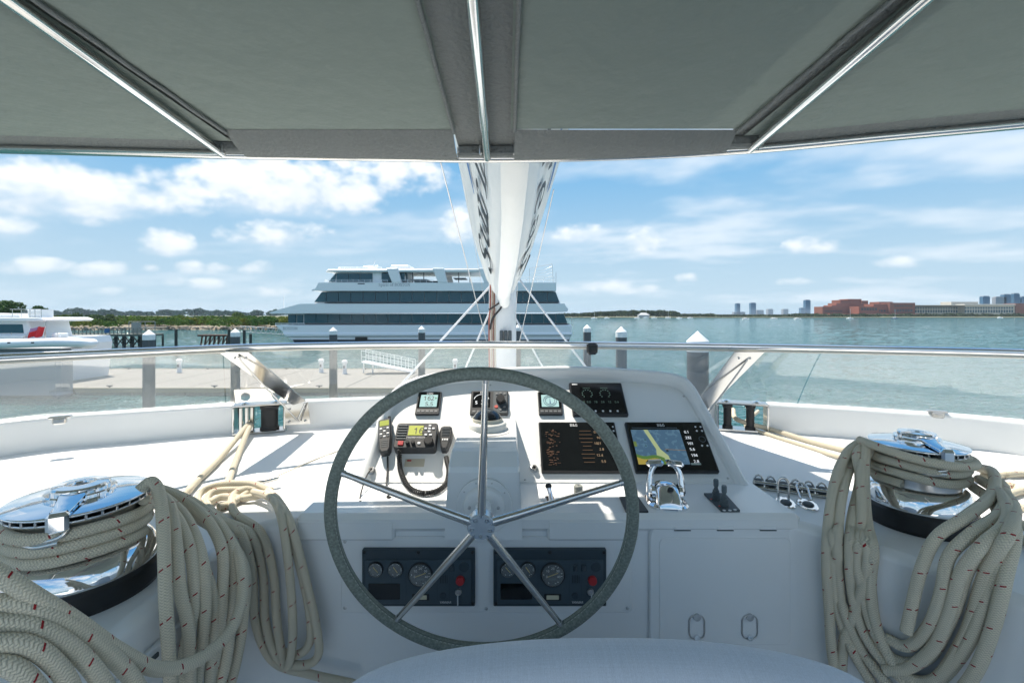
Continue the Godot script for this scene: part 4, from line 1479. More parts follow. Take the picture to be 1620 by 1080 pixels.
func build_engine_panels() -> void:
	var k0 := 1.494 / F
	var sides := ["port", "starboard"]
	var blue := mat(0.050, 0.075, 0.092, 0.5)
	var blue2 := mat(0.032, 0.050, 0.063, 0.5)
	var needle := mat(0.65, 0.48, 0.10, 0.5)
	for s in 2:
		var t := thing("gauge_cluster", "dark blue-grey engine gauge cluster, the %s one of the pair below the wheel" % sides[s], "gauge panel", EYE + Vector3((663.0 - CX) * k0 + s * 0.4285, -(910.5 - CY) * k0, -1.496), "engine gauge panels")
		var L := func(u: float, v: float, z: float) -> Vector3: return Vector3((u - 663.0) * k0, -(v - 910.5) * k0, z)
		var b := MB.new()
		b.prism(rrect(0.368, 0.185, 0.004), 0.0, 0.016, 0.003)
		put("housing", b, blue2, t)
		b = MB.new()
		b.xf.origin = Vector3(0, -0.010, 0.016)
		b.prism(rrect(0.345, 0.142, 0.003), -0.001, 0.004, 0.001)
		put("face", b, blue, t)
		for u in [621, 644, 693, 712]: pad(t, "groove", 0.0012, 0.13, L.call(u, 915, 0.020), 0.0006, blue2, 0.0004)
		for q in [[578, 870], [663, 870], [748, 870], [578, 950], [748, 950]]: screw(t, L.call(q[0], q[1], 0.017), 0.006, M.black)
		for q in [[597, 895, 0.0245, 2.3], [628, 895, 0.0245, 2.2], [667, 903, 0.039, 3.5]]:
			var g := Node3D.new()
			g.name = "gauge"
			t.add_child(g, true)
			g.position = L.call(q[0], q[1], 0.020)
			b = MB.new()
			b.xf = Transform3D(Basis(Vector3.RIGHT, PI / 2), Vector3.ZERO)
			var r: float = q[2]
			b.lathe([Vector2(r, 0), Vector2(r, 0.006), Vector2(r * 0.93, 0.008), Vector2(r * 0.90, 0.004), Vector2(0, 0.004)], 32)
			put("dial", b, M.black, g)
			for k in 9:
				var a := PI * (1.2 - 1.4 * k / 8.0)
				var p := pad(g, "tick", r * 0.14, 0.0016, Vector3(cos(a), sin(a), 0) * r * 0.74 + Vector3(0, 0, 0.0042), 0.0004, M.print, 0.0005)
				p.rotation.z = a
			var nd := pad(g, "needle", r * 0.95, 0.0022, Vector3(0, 0, 0.0055), 0.0008, needle, 0.0008)
			nd.rotation.z = q[3]
			if r > 0.03:
				for k in 5: txt(g, str(k * 10), 0.007, Vector3(cos(PI * (1.1 - 1.2 * k / 4.0)), sin(PI * (1.1 - 1.2 * k / 4.0)), 0) * r * 0.52 + Vector3(0, 0, 0.0044), M.print)
				pad(g, "counter", 0.024, 0.007, Vector3(0, -0.014, 0.0042), 0.0005, M.greypl)
			b = MB.new()
			b.xf = Transform3D(Basis(Vector3.RIGHT, PI / 2), Vector3(0, 0, 0.0085))
			b.lathe([Vector2(r * 0.91, 0), Vector2(0, 0.0004)], 28)
			put("glass", b, M.glass, g)
		pad(t, "alarm_display", 0.103, 0.052, L.call(610, 930, 0.0195), 0.002, M.screen, 0.003)
		pad(t, "hour_meter", 0.056, 0.022, L.call(667, 939, 0.0195), 0.002, M.black, 0.003)
		pad(t, "meter_window", 0.040, 0.014, L.call(667, 939, 0.0215), 0.0006, mat(0.62, 0.58, 0.42, 0.4))
		knob(t, "stop_button", L.call(729, 912, 0.020), 0.0145, 0.012, M.red)
		knob(t, "blank_cap", L.call(702, 937, 0.020), 0.0105, 0.002, blue2)
		for q in [[703, 893], [716, 893]]:
			pad(t, "switch_plate", 0.016, 0.024, L.call(q[0], q[1], 0.020), 0.002, blue2)
			pad(t, "rocker", 0.009, 0.015, L.call(q[0], q[1], 0.022), 0.004, M.greypl)
		knob(t, "blank_dial", L.call(735, 892, 0.020), 0.017, 0.0015, blue2)
		for k in 5: pad(t, "buzzer_slot", 0.0022, 0.026, L.call(698 + 2.6 * k, 911, 0.020), 0.0006, M.black, 0.0005)
		txt(t, "YANMAR", 0.007, L.call(706, 947, 0.0205), M.print)
		knob(t, "key_lock", L.call(726, 930, 0.020), 0.011, 0.008, M.brushed)
		b = MB.new()
		b.box(L.call(726, 937, 0.036), Vector3(0.004, 0.038, 0.012), 0.0015)
		put("key", b, M.chrome, t)

# ---------- wheel ----------
func build_wheel() -> void:
	var n := Vector3(0, -0.17, 0.985).normalized()
	var up := Vector3(0, 0.985, 0.17).normalized()
	var t := thing("steering_wheel", "large leather-wrapped steering wheel with five polished spokes", "wheel")
	t.transform = Transform3D(Basis(Vector3.RIGHT, up, n), EYE + Vector3(-0.071, -0.5625, -1.25))
	var R := 0.415
	var b := MB.new()
	var ring := PackedVector3Array()
	for k in 120: ring.append(Vector3(cos(TAU * k / 120.0), sin(TAU * k / 120.0), 0) * R)
	b.tube(ring, 0.0172, 16, false, true, 0.05)
	put("rim", b, M.leather, t)
	for k in 5:
		var a := deg_to_rad(88.0 + 72.0 * k)
		var d := Vector3(cos(a), sin(a), 0)
		b = MB.new()
		b.tube(PackedVector3Array([d * 0.028 + Vector3(0, 0, 0.026), d * 0.1 + Vector3(0, 0, 0.022), d * (R - 0.012)]), [0.0118, 0.0112, 0.0078], 14)
		var sp := put("spoke", b, M.steel, t)
		b = MB.new()
		b.tube(PackedVector3Array([d * (R - 0.024), d * (R - 0.015)]), 0.0095, 12)
		put("collar", b, M.brushed, sp)
	b = MB.new()
	b.xf = Transform3D(Basis(Vector3.RIGHT, PI / 2), Vector3(0, 0, 0.02))
	b.lathe([Vector2(0.030, -0.03), Vector2(0.036, -0.014), Vector2(0.0375, 0.014), Vector2(0.036, 0.017), Vector2(0.0, 0.0175)], 36)
	var hub := put("hub", b, mat(0.62, 0.66, 0.69, 0.25, 0.6), t)
	for k in 5:
		var a := deg_to_rad(52.0 + 72.0 * k)
		b = MB.new()
		b.xf = Transform3D(Basis(Vector3.RIGHT, PI / 2), Vector3(cos(a) * 0.0255, sin(a) * 0.0255, 0.0375))
		b.lathe([Vector2(0.0055, -0.001), Vector2(0.0055, 0.001), Vector2(0.003, 0.0012), Vector2(0.0028, -0.0005), Vector2(0, -0.0005)], 14)
		put("bolt", b, M.steel, hub)
	b = MB.new()
	var c := t.transform.affine_inverse() * px(766, 800, 1.474)
	b.bar(c, Vector3(0, 0, -0.005), 0.026, 20)
	put("shaft", b, M.gel, t)

# ---------- compass, throttles, joysticks, small fittings ----------
func build_controls() -> void:
	var o := EYE + Vector3((771 - CX) / F * 1.79, -0.455, -1.79)
	var t := thing("compass", "domed steering compass with white cover on the steering pod", "compass", o)
	var b := MB.new()
	b.lathe([Vector2(0.098, 0), Vector2(0.096, 0.004), Vector2(0.078, 0.006), Vector2(0.075, 0.012), Vector2(0.076, 0.026), Vector2(0.069, 0.034), Vector2(0.058, 0.036)], 40, true)
	put("base_ring", b, mat(0.72, 0.71, 0.67, 0.35), t)
	b = MB.new()
	b.lathe([Vector2(0.0595, 0.030), Vector2(0.056, 0.050), Vector2(0.045, 0.066), Vector2(0.028, 0.077), Vector2(0.0, 0.081)], 32, true)
	put("dome", b, mat(0.01, 0.013, 0.018, 0.04), t)
	b = MB.new()
	b.lathe([Vector2(0.0598, 0.034), Vector2(0.0600, 0.047), Vector2(0.0575, 0.049)], 32, true)
	put("card", b, mat(0.62, 0.58, 0.48, 0.4), t)
	# twin throttle
	o = EYE + Vector3(0.552, -SHELF, -1.585)
	t = thing("twin_throttle", "chrome twin lever engine throttle on the console shelf", "throttle", o)
	t.rotation.y = -0.12
	b = MB.new()
	b.xf = Transform3D(Basis(Vector3.RIGHT, -PI / 2), Vector3(0, 0, 0.0))
	b.prism(rrect(0.135, 0.15, 0.045, Vector2.ZERO, 6), 0.0, 0.014, 0.006)
	put("base", b, M.chrome, t)
	b = MB.new()
	var rows := []
	for q in [[0.075, 0.008, 0.036], [0.072, 0.022, 0.040], [0.058, 0.042, 0.042], [0.03, 0.066, 0.043], [0.0, 0.076, 0.043], [-0.03, 0.068, 0.042], [-0.055, 0.045, 0.040], [-0.066, 0.012, 0.036]]:
		var row := PackedVector3Array()
		for k in 9:
			var a := PI * k / 8.0
			var x: float = -cos(a) * q[2]
			row.append(Vector3(x, lerpf(0.006, q[1], pow(sin(a), 0.35)), q[0]))
		rows.append(row)
	b.grid(rows)
	put("housing", b, M.chrome, t)
	b = MB.new()
	b.ball(Vector3(0.006, 0.060, 0.042), Vector3(0.011, 0.009, 0.008), 12, 6)
	put("neutral_button", b, M.black, t)
	for s in [-1, 1]:
		var lv := Node3D.new()
		lv.name = "lever"
		t.add_child(lv, true)
		b = MB.new()
		b.xf = Transform3D(Basis(Vector3(0, 0, 1), -s * PI / 2), Vector3(s * 0.040, 0.034, 0.0))
		b.lathe([Vector2(0.030, 0), Vector2(0.029, 0.012), Vector2(0.022, 0.018), Vector2(0, 0.019)], 22)
		put("boss", b, M.chrome, lv)
		b = MB.new()
		b.tube(smooth([Vector3(s * 0.054, 0.034, 0.0), Vector3(s * 0.053, 0.075, -0.008), Vector3(s * 0.046, 0.105, -0.014), Vector3(s * 0.034, 0.124, -0.018)], 4), [0.013, 0.0125, 0.012, 0.0115, 0.011, 0.0105, 0.010, 0.010, 0.0095, 0.009, 0.009, 0.009, 0.009], 12)
		put("arm", b, M.chrome, lv)
		b = MB.new()
		b.xf = Transform3D(Basis(Vector3(0, 0, 1), -s * 0.10), Vector3(s * 0.034, 0.130, -0.018))
		b.box(Vector3.ZERO, Vector3(0.060, 0.022, 0.030), 0.009)
		put("grip", b, M.chrome, lv)
	# thruster joysticks
	t = thing("joystick_panel", "dark grey control pad with two rubber-booted joysticks", "joystick", ons(1142, 797))
	b = MB.new()
	var c0: Vector3 = ons(1142, 797)
	var quad := []
	for q in [[1114, 783], [1147, 783], [1171, 810], [1142, 810]]: quad.append(ons(q[0], q[1], 0.0) - c0 + Vector3(0, 0.004, 0))
	slab(b, quad, 0.008)
	put("plate", b, M.greypl, t)
	for q in [[1133, 789], [1146, 800]]:
		var js := Node3D.new()
		js.name = "joystick"
		t.add_child(js, true)
		js.position = ons(q[0], q[1], 0.008) - c0
		b = MB.new()
		b.lathe([Vector2(0.0145, 0), Vector2(0.0150, 0.006), Vector2(0.0135, 0.008), Vector2(0.0142, 0.014), Vector2(0.0122, 0.016), Vector2(0.0128, 0.022), Vector2(0.0105, 0.024), Vector2(0.011, 0.030), Vector2(0.008, 0.033), Vector2(0.0055, 0.042), Vector2(0, 0.042)], 18)
		put("boot", b, mat(0.075, 0.095, 0.105, 0.6), js)
		b = MB.new()
		b.lathe([Vector2(0.0055, 0.040), Vector2(0.0085, 0.047), Vector2(0.0085, 0.066), Vector2(0.007, 0.069), Vector2(0, 0.069)], 16)
		put("stick", b, mat(0.10, 0.13, 0.145, 0.5), js)
		b = MB.new()
		b.ball(Vector3(-0.018, 0.001, 0.004), Vector3(0.004, 0.002, 0.004), 8, 4)
		put("red_lamp", b, mat(0.45, 0.08, 0.06, 0.4), js)
	for q in [[1146, 807], [1155, 807], [1163, 806]]:
		b = MB.new()
		b.ball(ons(q[0], q[1], 0.008) - c0, Vector3(0.006, 0.002, 0.005), 10, 4)
		put("button", b, M.print, t)
	# switch pad half hidden by the wheel
	t = thing("switch_pad", "black square switch pad on the shelf behind the wheel rim", "switch", ons(1000, 799))
	c0 = ons(1000, 799)
	quad = []
	for q in [[980, 788], [1009, 787], [1026, 811], [990, 811]]: quad.append(ons(q[0], q[1]) - c0 + Vector3(0, 0.003, 0))
	b = MB.new()
	slab(b, quad, 0.006)
	put("plate", b, M.plastic, t)
	b = MB.new()
	b.box(Vector3(0.0, 0.010, 0.0), Vector3(0.028, 0.008, 0.05), 0.003)
	put("rocker", b, M.black, t)
	# latch and knob on the shelf
	t = thing("fuel_stop_latch", "small chrome latch lever on the shelf beside the steering pod", "latch", ons(871, 795))
	b = MB.new()
	b.box(Vector3(0, 0.005, 0), Vector3(0.034, 0.010, 0.075), 0.003)
	put("base", b, M.chrome, t)
	b = MB.new()
	b.tube(PackedVector3Array([Vector3(0, 0.012, 0.03), Vector3(0, 0.028, 0.0), Vector3(-0.003, 0.038, -0.028)]), 0.008, 10)
	put("lever", b, M.chrome, t)
	b = MB.new()
	b.ball(Vector3(-0.004, 0.045, -0.034), Vector3(0.012, 0.010, 0.012), 12, 7)
	put("knob", b, M.rubber, t)
	t = thing("grey_knob", "grey ribbed round knob standing on the shelf", "knob", ons(915, 781))
	b = MB.new()
	b.lathe([Vector2(0.017, 0), Vector2(0.017, 0.006), Vector2(0.015, 0.007), Vector2(0.0165, 0.010), Vector2(0.0165, 0.028), Vector2(0.014, 0.031), Vector2(0, 0.031)], 20)
	put("cap", b, mat(0.22, 0.23, 0.21, 0.5), t)
	b = MB.new()
	b.lathe([Vector2(0.004, 0.030), Vector2(0.004, 0.034), Vector2(0, 0.035)], 10)
	put("stud", b, M.brushed, t)
	# deck fittings right of the console: two shackled plates and a sheave bank
	var z0 := DECK
	for q in [[1243, 797, 0.4, "upright", 1], [1278, 800, 0.2, "laid over", 0]]:
		o = pd(q[0], q[1], z0)
		t = thing("deck_padeye", "polished oval deck plate with a steel shackle %s, beside the sheave bank" % q[3], "padeye", o, "shackled deck plates")
		t.rotation.y = -0.35
		b = MB.new()
		b.xf = Transform3D(Basis(Vector3.RIGHT, -PI / 2), Vector3.ZERO)
		var oval := PackedVector2Array()
		for p in circle2(1.0): oval.append(Vector2(p.x * 0.032, p.y * 0.052))
		b.prism(oval, 0, 0.008, 0.003)
		put("plate", b, M.chrome, t)
		b = MB.new()
		b.ball(Vector3(0, 0.008, 0.008), Vector3(0.019, 0.010, 0.022), 14, 7)
		put("dome", b, M.greypl, t)
		b = MB.new()
		var U := [Vector3(-0.016, 0.004, -0.03), Vector3(-0.017, 0.040, -0.032), Vector3(-0.017, 0.062, -0.034), Vector3(-0.009, 0.078, -0.035), Vector3(0, 0.082, -0.035), Vector3(0.009, 0.078, -0.035), Vector3(0.017, 0.062, -0.034), Vector3(0.017, 0.040, -0.032), Vector3(0.016, 0.004, -0.03)]
		if q[4] == 0:
			for k in U.size(): U[k] = Vector3(U[k].x, 0.012 + U[k].y * 0.45, -0.02 - U[k].y * 0.9)
		b.tube(smooth(U, 4), 0.0042, 8)
		put("shackle", b, M.steel, t)
	o = pd(1250, 777, z0)
	t = thing("sheave_bank", "low steel deck organiser with six rope sheaves in a row", "deck organiser", o)
	t.rotation.y = -0.42
	b = MB.new()
	b.box(Vector3(0, 0.006, 0), Vector3(0.25, 0.012, 0.06), 0.004)
	put("base", b, M.steel, t)
	b = MB.new()
	b.box(Vector3(0, 0.024, 0.018), Vector3(0.25, 0.012, 0.014), 0.004)
	put("front_bar", b, M.steel, t)
	for k in 6:
		b = MB.new()
		b.xf.origin = Vector3(-0.105 + 0.042 * k, 0.012, -0.004)
		b.lathe([Vector2(0.017, 0), Vector2(0.013, 0.008), Vector2(0.016, 0.016), Vector2(0.010, 0.019), Vector2(0, 0.020)], 16)
		put("sheave", b, M.greypl, t)
		b = MB.new()
		var ar := []
		for j in 7: ar.append(Vector3(-0.105 + 0.042 * k + 0.018 * cos(PI * j / 6.0), 0.010 + 0.034 * sin(PI * j / 6.0), -0.012))
		b.tube(PackedVector3Array(ar), 0.0035, 6)
		put("guard", b, M.steel, t)
# ---------- winches ----------
func winch(o: Vector3, turn: float, label: String, sc: float) -> void:
	var t := thing("winch", label, "winch", o, "big chrome winches")
	t.rotation.y = turn
	t.scale = Vector3(sc, 1.0 if sc > 0.8 else 1.12, sc)
	var b := MB.new()
	b.lathe([Vector2(0.185, 0), Vector2(0.189, 0.01), Vector2(0.189, 0.05), Vector2(0.183, 0.058), Vector2(0.16, 0.06)], 56)
	put("base", b, M.black, t)
	b = MB.new()
	b.lathe([Vector2(0.181, 0.058), Vector2(0.184, 0.066), Vector2(0.177, 0.088), Vector2(0.164, 0.106), Vector2(0.150, 0.114), Vector2(0.138, 0.116)], 64, true)
	put("skirt", b, M.chrome, t)
	b = MB.new()
	b.lathe([Vector2(0.138, 0.112), Vector2(0.134, 0.13), Vector2(0.134, 0.19), Vector2(0.138, 0.205)], 56, true)
	put("drum", b, M.brushed, t)
	b = MB.new()
	b.lathe([Vector2(0.130, 0.200), Vector2(0.152, 0.206), Vector2(0.158, 0.212), Vector2(0.156, 0.216), Vector2(0.11, 0.214)], 56, true)
	put("lower_jaw", b, M.chrome, t)
	for k in 30:
		var a := TAU * k / 30.0
		b = MB.new()
		b.xf = Transform3D(Basis(Vector3.UP, -a), Vector3(cos(a) * 0.138, 0.2185, sin(a) * 0.138))
		b.box(Vector3.ZERO, Vector3(0.045, 0.010, 0.006), 0.001)
		put("jaw_rib", b, M.brushed, t)
	b = MB.new()
	b.lathe([Vector2(0.11, 0.222), Vector2(0.162, 0.224), Vector2(0.165, 0.227), Vector2(0.163, 0.231), Vector2(0.10, 0.238), Vector2(0.0, 0.240)], 72, true)
	put("top_disc", b, M.chrome, t)
	b = MB.new()
	b.lathe([Vector2(0.080, 0.236), Vector2(0.080, 0.246), Vector2(0.077, 0.249), Vector2(0.066, 0.249), Vector2(0.066, 0.258), Vector2(0.062, 0.262), Vector2(0.035, 0.2635), Vector2(0.030, 0.2635), Vector2(0.030, 0.2615), Vector2(0.020, 0.2615), Vector2(0.018, 0.258), Vector2(0, 0.258)], 48)
	put("cap", b, M.chrome, t)
	b = MB.new()
	var star := PackedVector2Array()
	for k in 16: star.append(Vector2(cos(TAU * k / 16.0), sin(TAU * k / 16.0)) * (0.015 if k % 2 == 0 else 0.011))
	b.xf = Transform3D(Basis(Vector3.RIGHT, -PI / 2), Vector3(0, 0.2585, 0))
	b.prism(star, 0, 0.0012)
	put("handle_socket", b, M.black, t)
	# stripper arm from the cap down over the jaw, block at the front
	var arm := Node3D.new()
	arm.name = "stripper_arm"
	t.add_child(arm)
	b = MB.new()
	var rows := []
	for q in [[0.055, 0.034, 0.250, 0.256], [0.085, 0.030, 0.244, 0.252], [0.12, 0.026, 0.239, 0.248], [0.15, 0.023, 0.235, 0.246], [0.166, 0.022, 0.233, 0.245]]:
		var row := PackedVector3Array()
		for p in [[-1, 0], [-0.8, 1], [0.8, 1], [1, 0]]: row.append(Vector3(p[0] * q[1], lerpf(q[2], q[3], p[1]), q[0]))
		rows.append(row)
	b.grid(rows, true)
	put("bridge", b, M.chrome, arm)
	b = MB.new()
	b.box(Vector3(0, 0.222, 0.172), Vector3(0.046, 0.046, 0.026), 0.008)
	put("block", b, M.chrome, arm)
	b = MB.new()
	b.tube(smooth([Vector3(0.02, 0.205, 0.165), Vector3(0.0, 0.186, 0.166), Vector3(-0.05, 0.178, 0.150), Vector3(-0.085, 0.176, 0.125), Vector3(-0.05, 0.170, 0.152), Vector3(0.0, 0.176, 0.168)], 5), 0.006, 8)
	put("feeder", b, M.steel, arm)

func build_winches() -> void:
	winch(EYE + Vector3(-1.06, -DECK, -1.13), 0.50, "big chrome winch on the port deck wrapped with rope, nearest the locker hatch", 0.86)
	winch(EYE + Vector3(1.35, -DECK, -1.50), -0.20, "big chrome winch on the starboard deck wrapped with rope, by the deck organiser", 0.78)

# ---------- ropes ----------
func strand(b: MB, pts: Array, r := 0.0142, per := 7) -> void:
	var ps := []
	for q in pts: ps.append(px(q[0], q[1], q[2]))
	var line := smooth(ps, per)
	for i in line.size(): line[i] = clear_of_boat(line[i], r)
	b.tube(line, r, 12, true, false, 0.11, 3.0)
func clear_of_boat(p: Vector3, r: float) -> Vector3:      # rope rests on the deck or against the cockpit wall, never inside
	if inside == null:
		inside = PackedVector2Array()
		for k in WELL.size(): inside.append(WELL[k] - offs(WELL, k) * 0.013)
	if p.z < -2.2: return p
	for k in 40:
		if p.y > EYE.y - DECK + r * 0.9 or Geometry2D.is_point_in_polygon(Vector2(p.x, -p.z), inside): return p
		p = EYE + (p - EYE) * 0.992
	return p
var inside = null
func wraps(b: MB, o: Vector3, sc: float, turns: float, start: float, tail: Array) -> void:
	var ps := PackedVector3Array()
	var N := int(turns * 40)
	for i in N + 1:
		var a := start + TAU * turns * i / N
		var f := float(i) / N
		var rr := 0.135 * sc + 0.0142
		ps.append(o + Vector3(cos(a) * rr, (0.126 + 0.080 * f + 0.003 * sin(a * 3.0)) * (1.0 if sc > 0.8 else 1.12), sin(a) * rr))
	for p in tail: ps.append(p)
	b.tube(ps, 0.0135, 12, true, false, 0.11, 3.0)

func build_ropes() -> void:
	var b := MB.new()
	var oL := EYE + Vector3(-1.06, -DECK, -1.13)
	var oR := EYE + Vector3(1.35, -DECK, -1.50)
	# port winch: turns on the drum, then the tail falling in loops over the cockpit wall
	wraps(b, oL, 0.86, 3.0, -0.3, [])
	for s in [
		[[205, 790, 1.17], [224, 772, 1.18], [239, 762, 1.19], [250, 776, 1.18], [256, 810, 1.14], [259, 870, 1.10], [262, 960, 1.06], [272, 1110, 1.03]],
		[[205, 776, 1.30], [235, 772, 1.30], [268, 800, 1.24], [278, 860, 1.14], [284, 930, 1.11], [298, 1000, 1.11], [300, 1110, 1.10]],
		[[205, 765, 1.33], [245, 778, 1.33], [290, 815, 1.26], [318, 880, 1.18], [324, 960, 1.16], [316, 1040, 1.15], [304, 1110, 1.12]],
		[[200, 770, 1.34], [250, 774, 1.36], [310, 805, 1.32], [348, 860, 1.25], [352, 930, 1.22], [345, 1010, 1.20], [326, 1110, 1.17]],
		[[200, 768, 1.36], [262, 776, 1.38], [330, 812, 1.35], [374, 875, 1.28], [383, 940, 1.22], [362, 1000, 1.13], [310, 1045, 1.03], [250, 1058, 0.95], [190, 1032, 0.87], [110, 978, 0.80], [40, 935, 0.76], [-40, 885, 0.75]],
		[[255, 830, 1.18], [290, 850, 1.19], [322, 900, 1.19], [338, 960, 1.20], [334, 1040, 1.18], [330, 1110, 1.17]],
		[[220, 770, 1.30], [252, 790, 1.26], [285, 830, 1.20], [304, 890, 1.16], [306, 960, 1.14], [292, 1030, 1.12], [286, 1110, 1.08]],
		[[240, 780, 1.34], [300, 800, 1.34], [352, 838, 1.30], [368, 890, 1.27], [366, 960, 1.24], [358, 1040, 1.21], [340, 1110, 1.18]],
		[[300, 812, 1.34], [352, 846, 1.31], [386, 900, 1.31], [384, 980, 1.28], [372, 1050, 1.25], [355, 1110, 1.22]],
		[[-40, 950, 0.74], [50, 962, 0.76], [130, 1002, 0.81], [200, 1062, 0.87], [235, 1120, 0.90]],
		[[-40, 985, 0.72], [50, 990, 0.75], [120, 1030, 0.79], [165, 1085, 0.82], [180, 1130, 0.84]],
		[[-40, 1020, 0.70], [40, 1020, 0.73], [95, 1060, 0.76], [125, 1120, 0.78]],
		[[-40, 1050, 0.69], [20, 1056, 0.71], [60, 1095, 0.73], [75, 1140, 0.74]]]:
		strand(b, s)
	one("winch_rope", b, M.rope, "cream braided rope with red flecks, turned on the port winch and hanging in loops", "rope", "braided ropes with red flecks")
	# coil hung on the deck edge between port winch and console
	b = MB.new()
	for s in [
		[[428, 776, 1.66], [395, 765, 1.70], [345, 767, 1.70], [316, 780, 1.66], [314, 800, 1.58], [340, 822, 1.51], [378, 840, 1.475], [398, 900, 1.455], [404, 985, 1.45], [432, 1045, 1.44], [490, 1066, 1.44], [560, 1082, 1.44]],
		[[420, 772, 1.68], [380, 774, 1.69], [338, 778, 1.67], [326, 796, 1.60], [352, 822, 1.51], [396, 845, 1.47], [415, 905, 1.45], [420, 985, 1.44], [440, 1040, 1.43], [478, 1052, 1.42], [503, 1036, 1.42], [500, 990, 1.425], [482, 910, 1.435], [460, 830, 1.45], [442, 795, 1.54], [424, 776, 1.66]],
		[[410, 768, 1.70], [370, 782, 1.66], [372, 812, 1.53], [412, 842, 1.465], [432, 905, 1.445], [438, 985, 1.44], [448, 1044, 1.42], [457, 1050, 1.405], [463, 1000, 1.405], [458, 910, 1.41], [447, 830, 1.44], [436, 796, 1.53], [420, 780, 1.64]],
		[[400, 778, 1.66], [426, 786, 1.60], [448, 812, 1.475], [470, 880, 1.445], [488, 960, 1.44], [490, 1014, 1.43], [468, 1036, 1.43], [438, 1028, 1.45]],
		[[330, 795, 1.61], [352, 786, 1.65], [386, 788, 1.64], [412, 782, 1.66]],
		[[345, 802, 1.58], [366, 796, 1.62], [400, 774, 1.70]]]:
		strand(b, s, 0.0128)
	one("rope_coil", b, M.rope, "cream rope coil with red flecks hung over the deck edge left of the console", "rope", "braided ropes with red flecks")
	# starboard winch
	b = MB.new()
	wraps(b, oR, 0.78, 2.9, 2.6, [])
	var up := [oR + Vector3(-0.150, 0.226, -0.05), oR + Vector3(-0.148, 0.224, 0.02), oR + Vector3(-0.115, 0.214, 0.09), oR + Vector3(-0.045, 0.203, 0.138), oR + Vector3(0.05, 0.196, 0.130), oR + Vector3(0.11, 0.194, 0.075), oR + Vector3(0.13, 0.192, 0.0)]
	for k in up.size(): up[k].y += 0.026
	b.tube(smooth(up, 6), 0.0135, 12, true, false, 0.11, 3.0)
	for s in [
		[[1384, 726, 1.58], [1362, 704, 1.58], [1350, 708, 1.56], [1328, 740, 1.52], [1314, 800, 1.44], [1308, 880, 1.40], [1312, 960, 1.395], [1318, 1040, 1.38], [1335, 1110, 1.37]],
		[[1382, 716, 1.60], [1368, 710, 1.59], [1345, 740, 1.53], [1330, 800, 1.43], [1326, 880, 1.39], [1334, 960, 1.38], [1365, 1030, 1.35], [1415, 1095, 1.30]],
		[[1387, 722, 1.58], [1360, 722, 1.56], [1360, 765, 1.49], [1347, 830, 1.40], [1346, 910, 1.375], [1362, 990, 1.35], [1402, 1050, 1.30], [1455, 1085, 1.24], [1510, 1050, 1.18], [1548, 965, 1.145], [1575, 890, 1.13], [1588, 840, 1.16], [1572, 795, 1.28], [1540, 770, 1.44]],
		[[1374, 700, 1.55], [1356, 720, 1.52], [1366, 770, 1.46], [1365, 830, 1.39], [1374, 890, 1.365], [1356, 960, 1.37], [1335, 1020, 1.375], [1330, 1110, 1.36]],
		[[1378, 708, 1.54], [1364, 740, 1.48], [1364, 810, 1.40], [1358, 890, 1.365], [1372, 965, 1.34], [1398, 1025, 1.30], [1432, 1048, 1.26], [1472, 1036, 1.22], [1508, 970, 1.175], [1532, 900, 1.15], [1576, 850, 1.12], [1596, 815, 1.17], [1582, 780, 1.28], [1550, 758, 1.44]],
		[[1550, 740, 1.50], [1572, 748, 1.40], [1570, 782, 1.28], [1528, 818, 1.19], [1482, 850, 1.195], [1458, 900, 1.21], [1444, 955, 1.225], [1434, 1000, 1.23]],
		[[1560, 752, 1.48], [1588, 770, 1.36], [1584, 810, 1.20], [1540, 842, 1.155], [1502, 880, 1.165], [1490, 935, 1.175], [1470, 990, 1.20], [1438, 1022, 1.245], [1404, 1010, 1.29]],
		[[1585, 790, 1.28], [1604, 815, 1.18], [1590, 870, 1.11], [1562, 940, 1.12], [1536, 1010, 1.14], [1492, 1070, 1.19], [1435, 1110, 1.25]],
		[[1380, 712, 1.60], [1360, 702, 1.60], [1336, 724, 1.55], [1322, 790, 1.46], [1318, 870, 1.40], [1322, 950, 1.39], [1350, 1030, 1.36], [1392, 1100, 1.32]],
		[[1372, 706, 1.52], [1368, 750, 1.47], [1372, 820, 1.40], [1382, 870, 1.33], [1378, 930, 1.32], [1390, 1000, 1.30], [1425, 1062, 1.26], [1480, 1075, 1.20], [1530, 1000, 1.15], [1562, 900, 1.12], [1596, 845, 1.10], [1604, 800, 1.22], [1575, 765, 1.40]],
		[[1572, 770, 1.36], [1598, 790, 1.26], [1590, 830, 1.14], [1555, 862, 1.12], [1522, 905, 1.14], [1505, 960, 1.16], [1480, 1020, 1.19], [1440, 1055, 1.24], [1400, 1060, 1.28]],
		[[1592, 800, 1.24], [1606, 840, 1.13], [1592, 910, 1.09], [1572, 990, 1.10], [1545, 1060, 1.12], [1500, 1120, 1.17]]]:
		strand(b, s)
	one("winch_rope", b, M.rope, "cream braided rope with red flecks, turned on the starboard winch and hanging in loops", "rope", "braided ropes with red flecks")
	# loops lying on the deck behind the starboard winch
	b = MB.new()
	for s in [[[1570, 762, 1.86], [1600, 768, 1.84], [1640, 778, 1.80], [1700, 770, 1.84], [1660, 752, 1.95], [1600, 750, 1.95], [1565, 756, 1.90]], [[1580, 790, 1.69], [1620, 776, 1.77], [1680, 790, 1.70], [1720, 800, 1.66]], [[1575, 778, 1.75], [1610, 800, 1.64], [1680, 815, 1.58]], [[1598, 815, 1.42], [1618, 830, 1.38], [1650, 850, 1.36], [1700, 870, 1.32]], [[1594, 838, 1.40], [1614, 850, 1.36], [1660, 880, 1.31]]]:
		strand(b, s, 0.013)
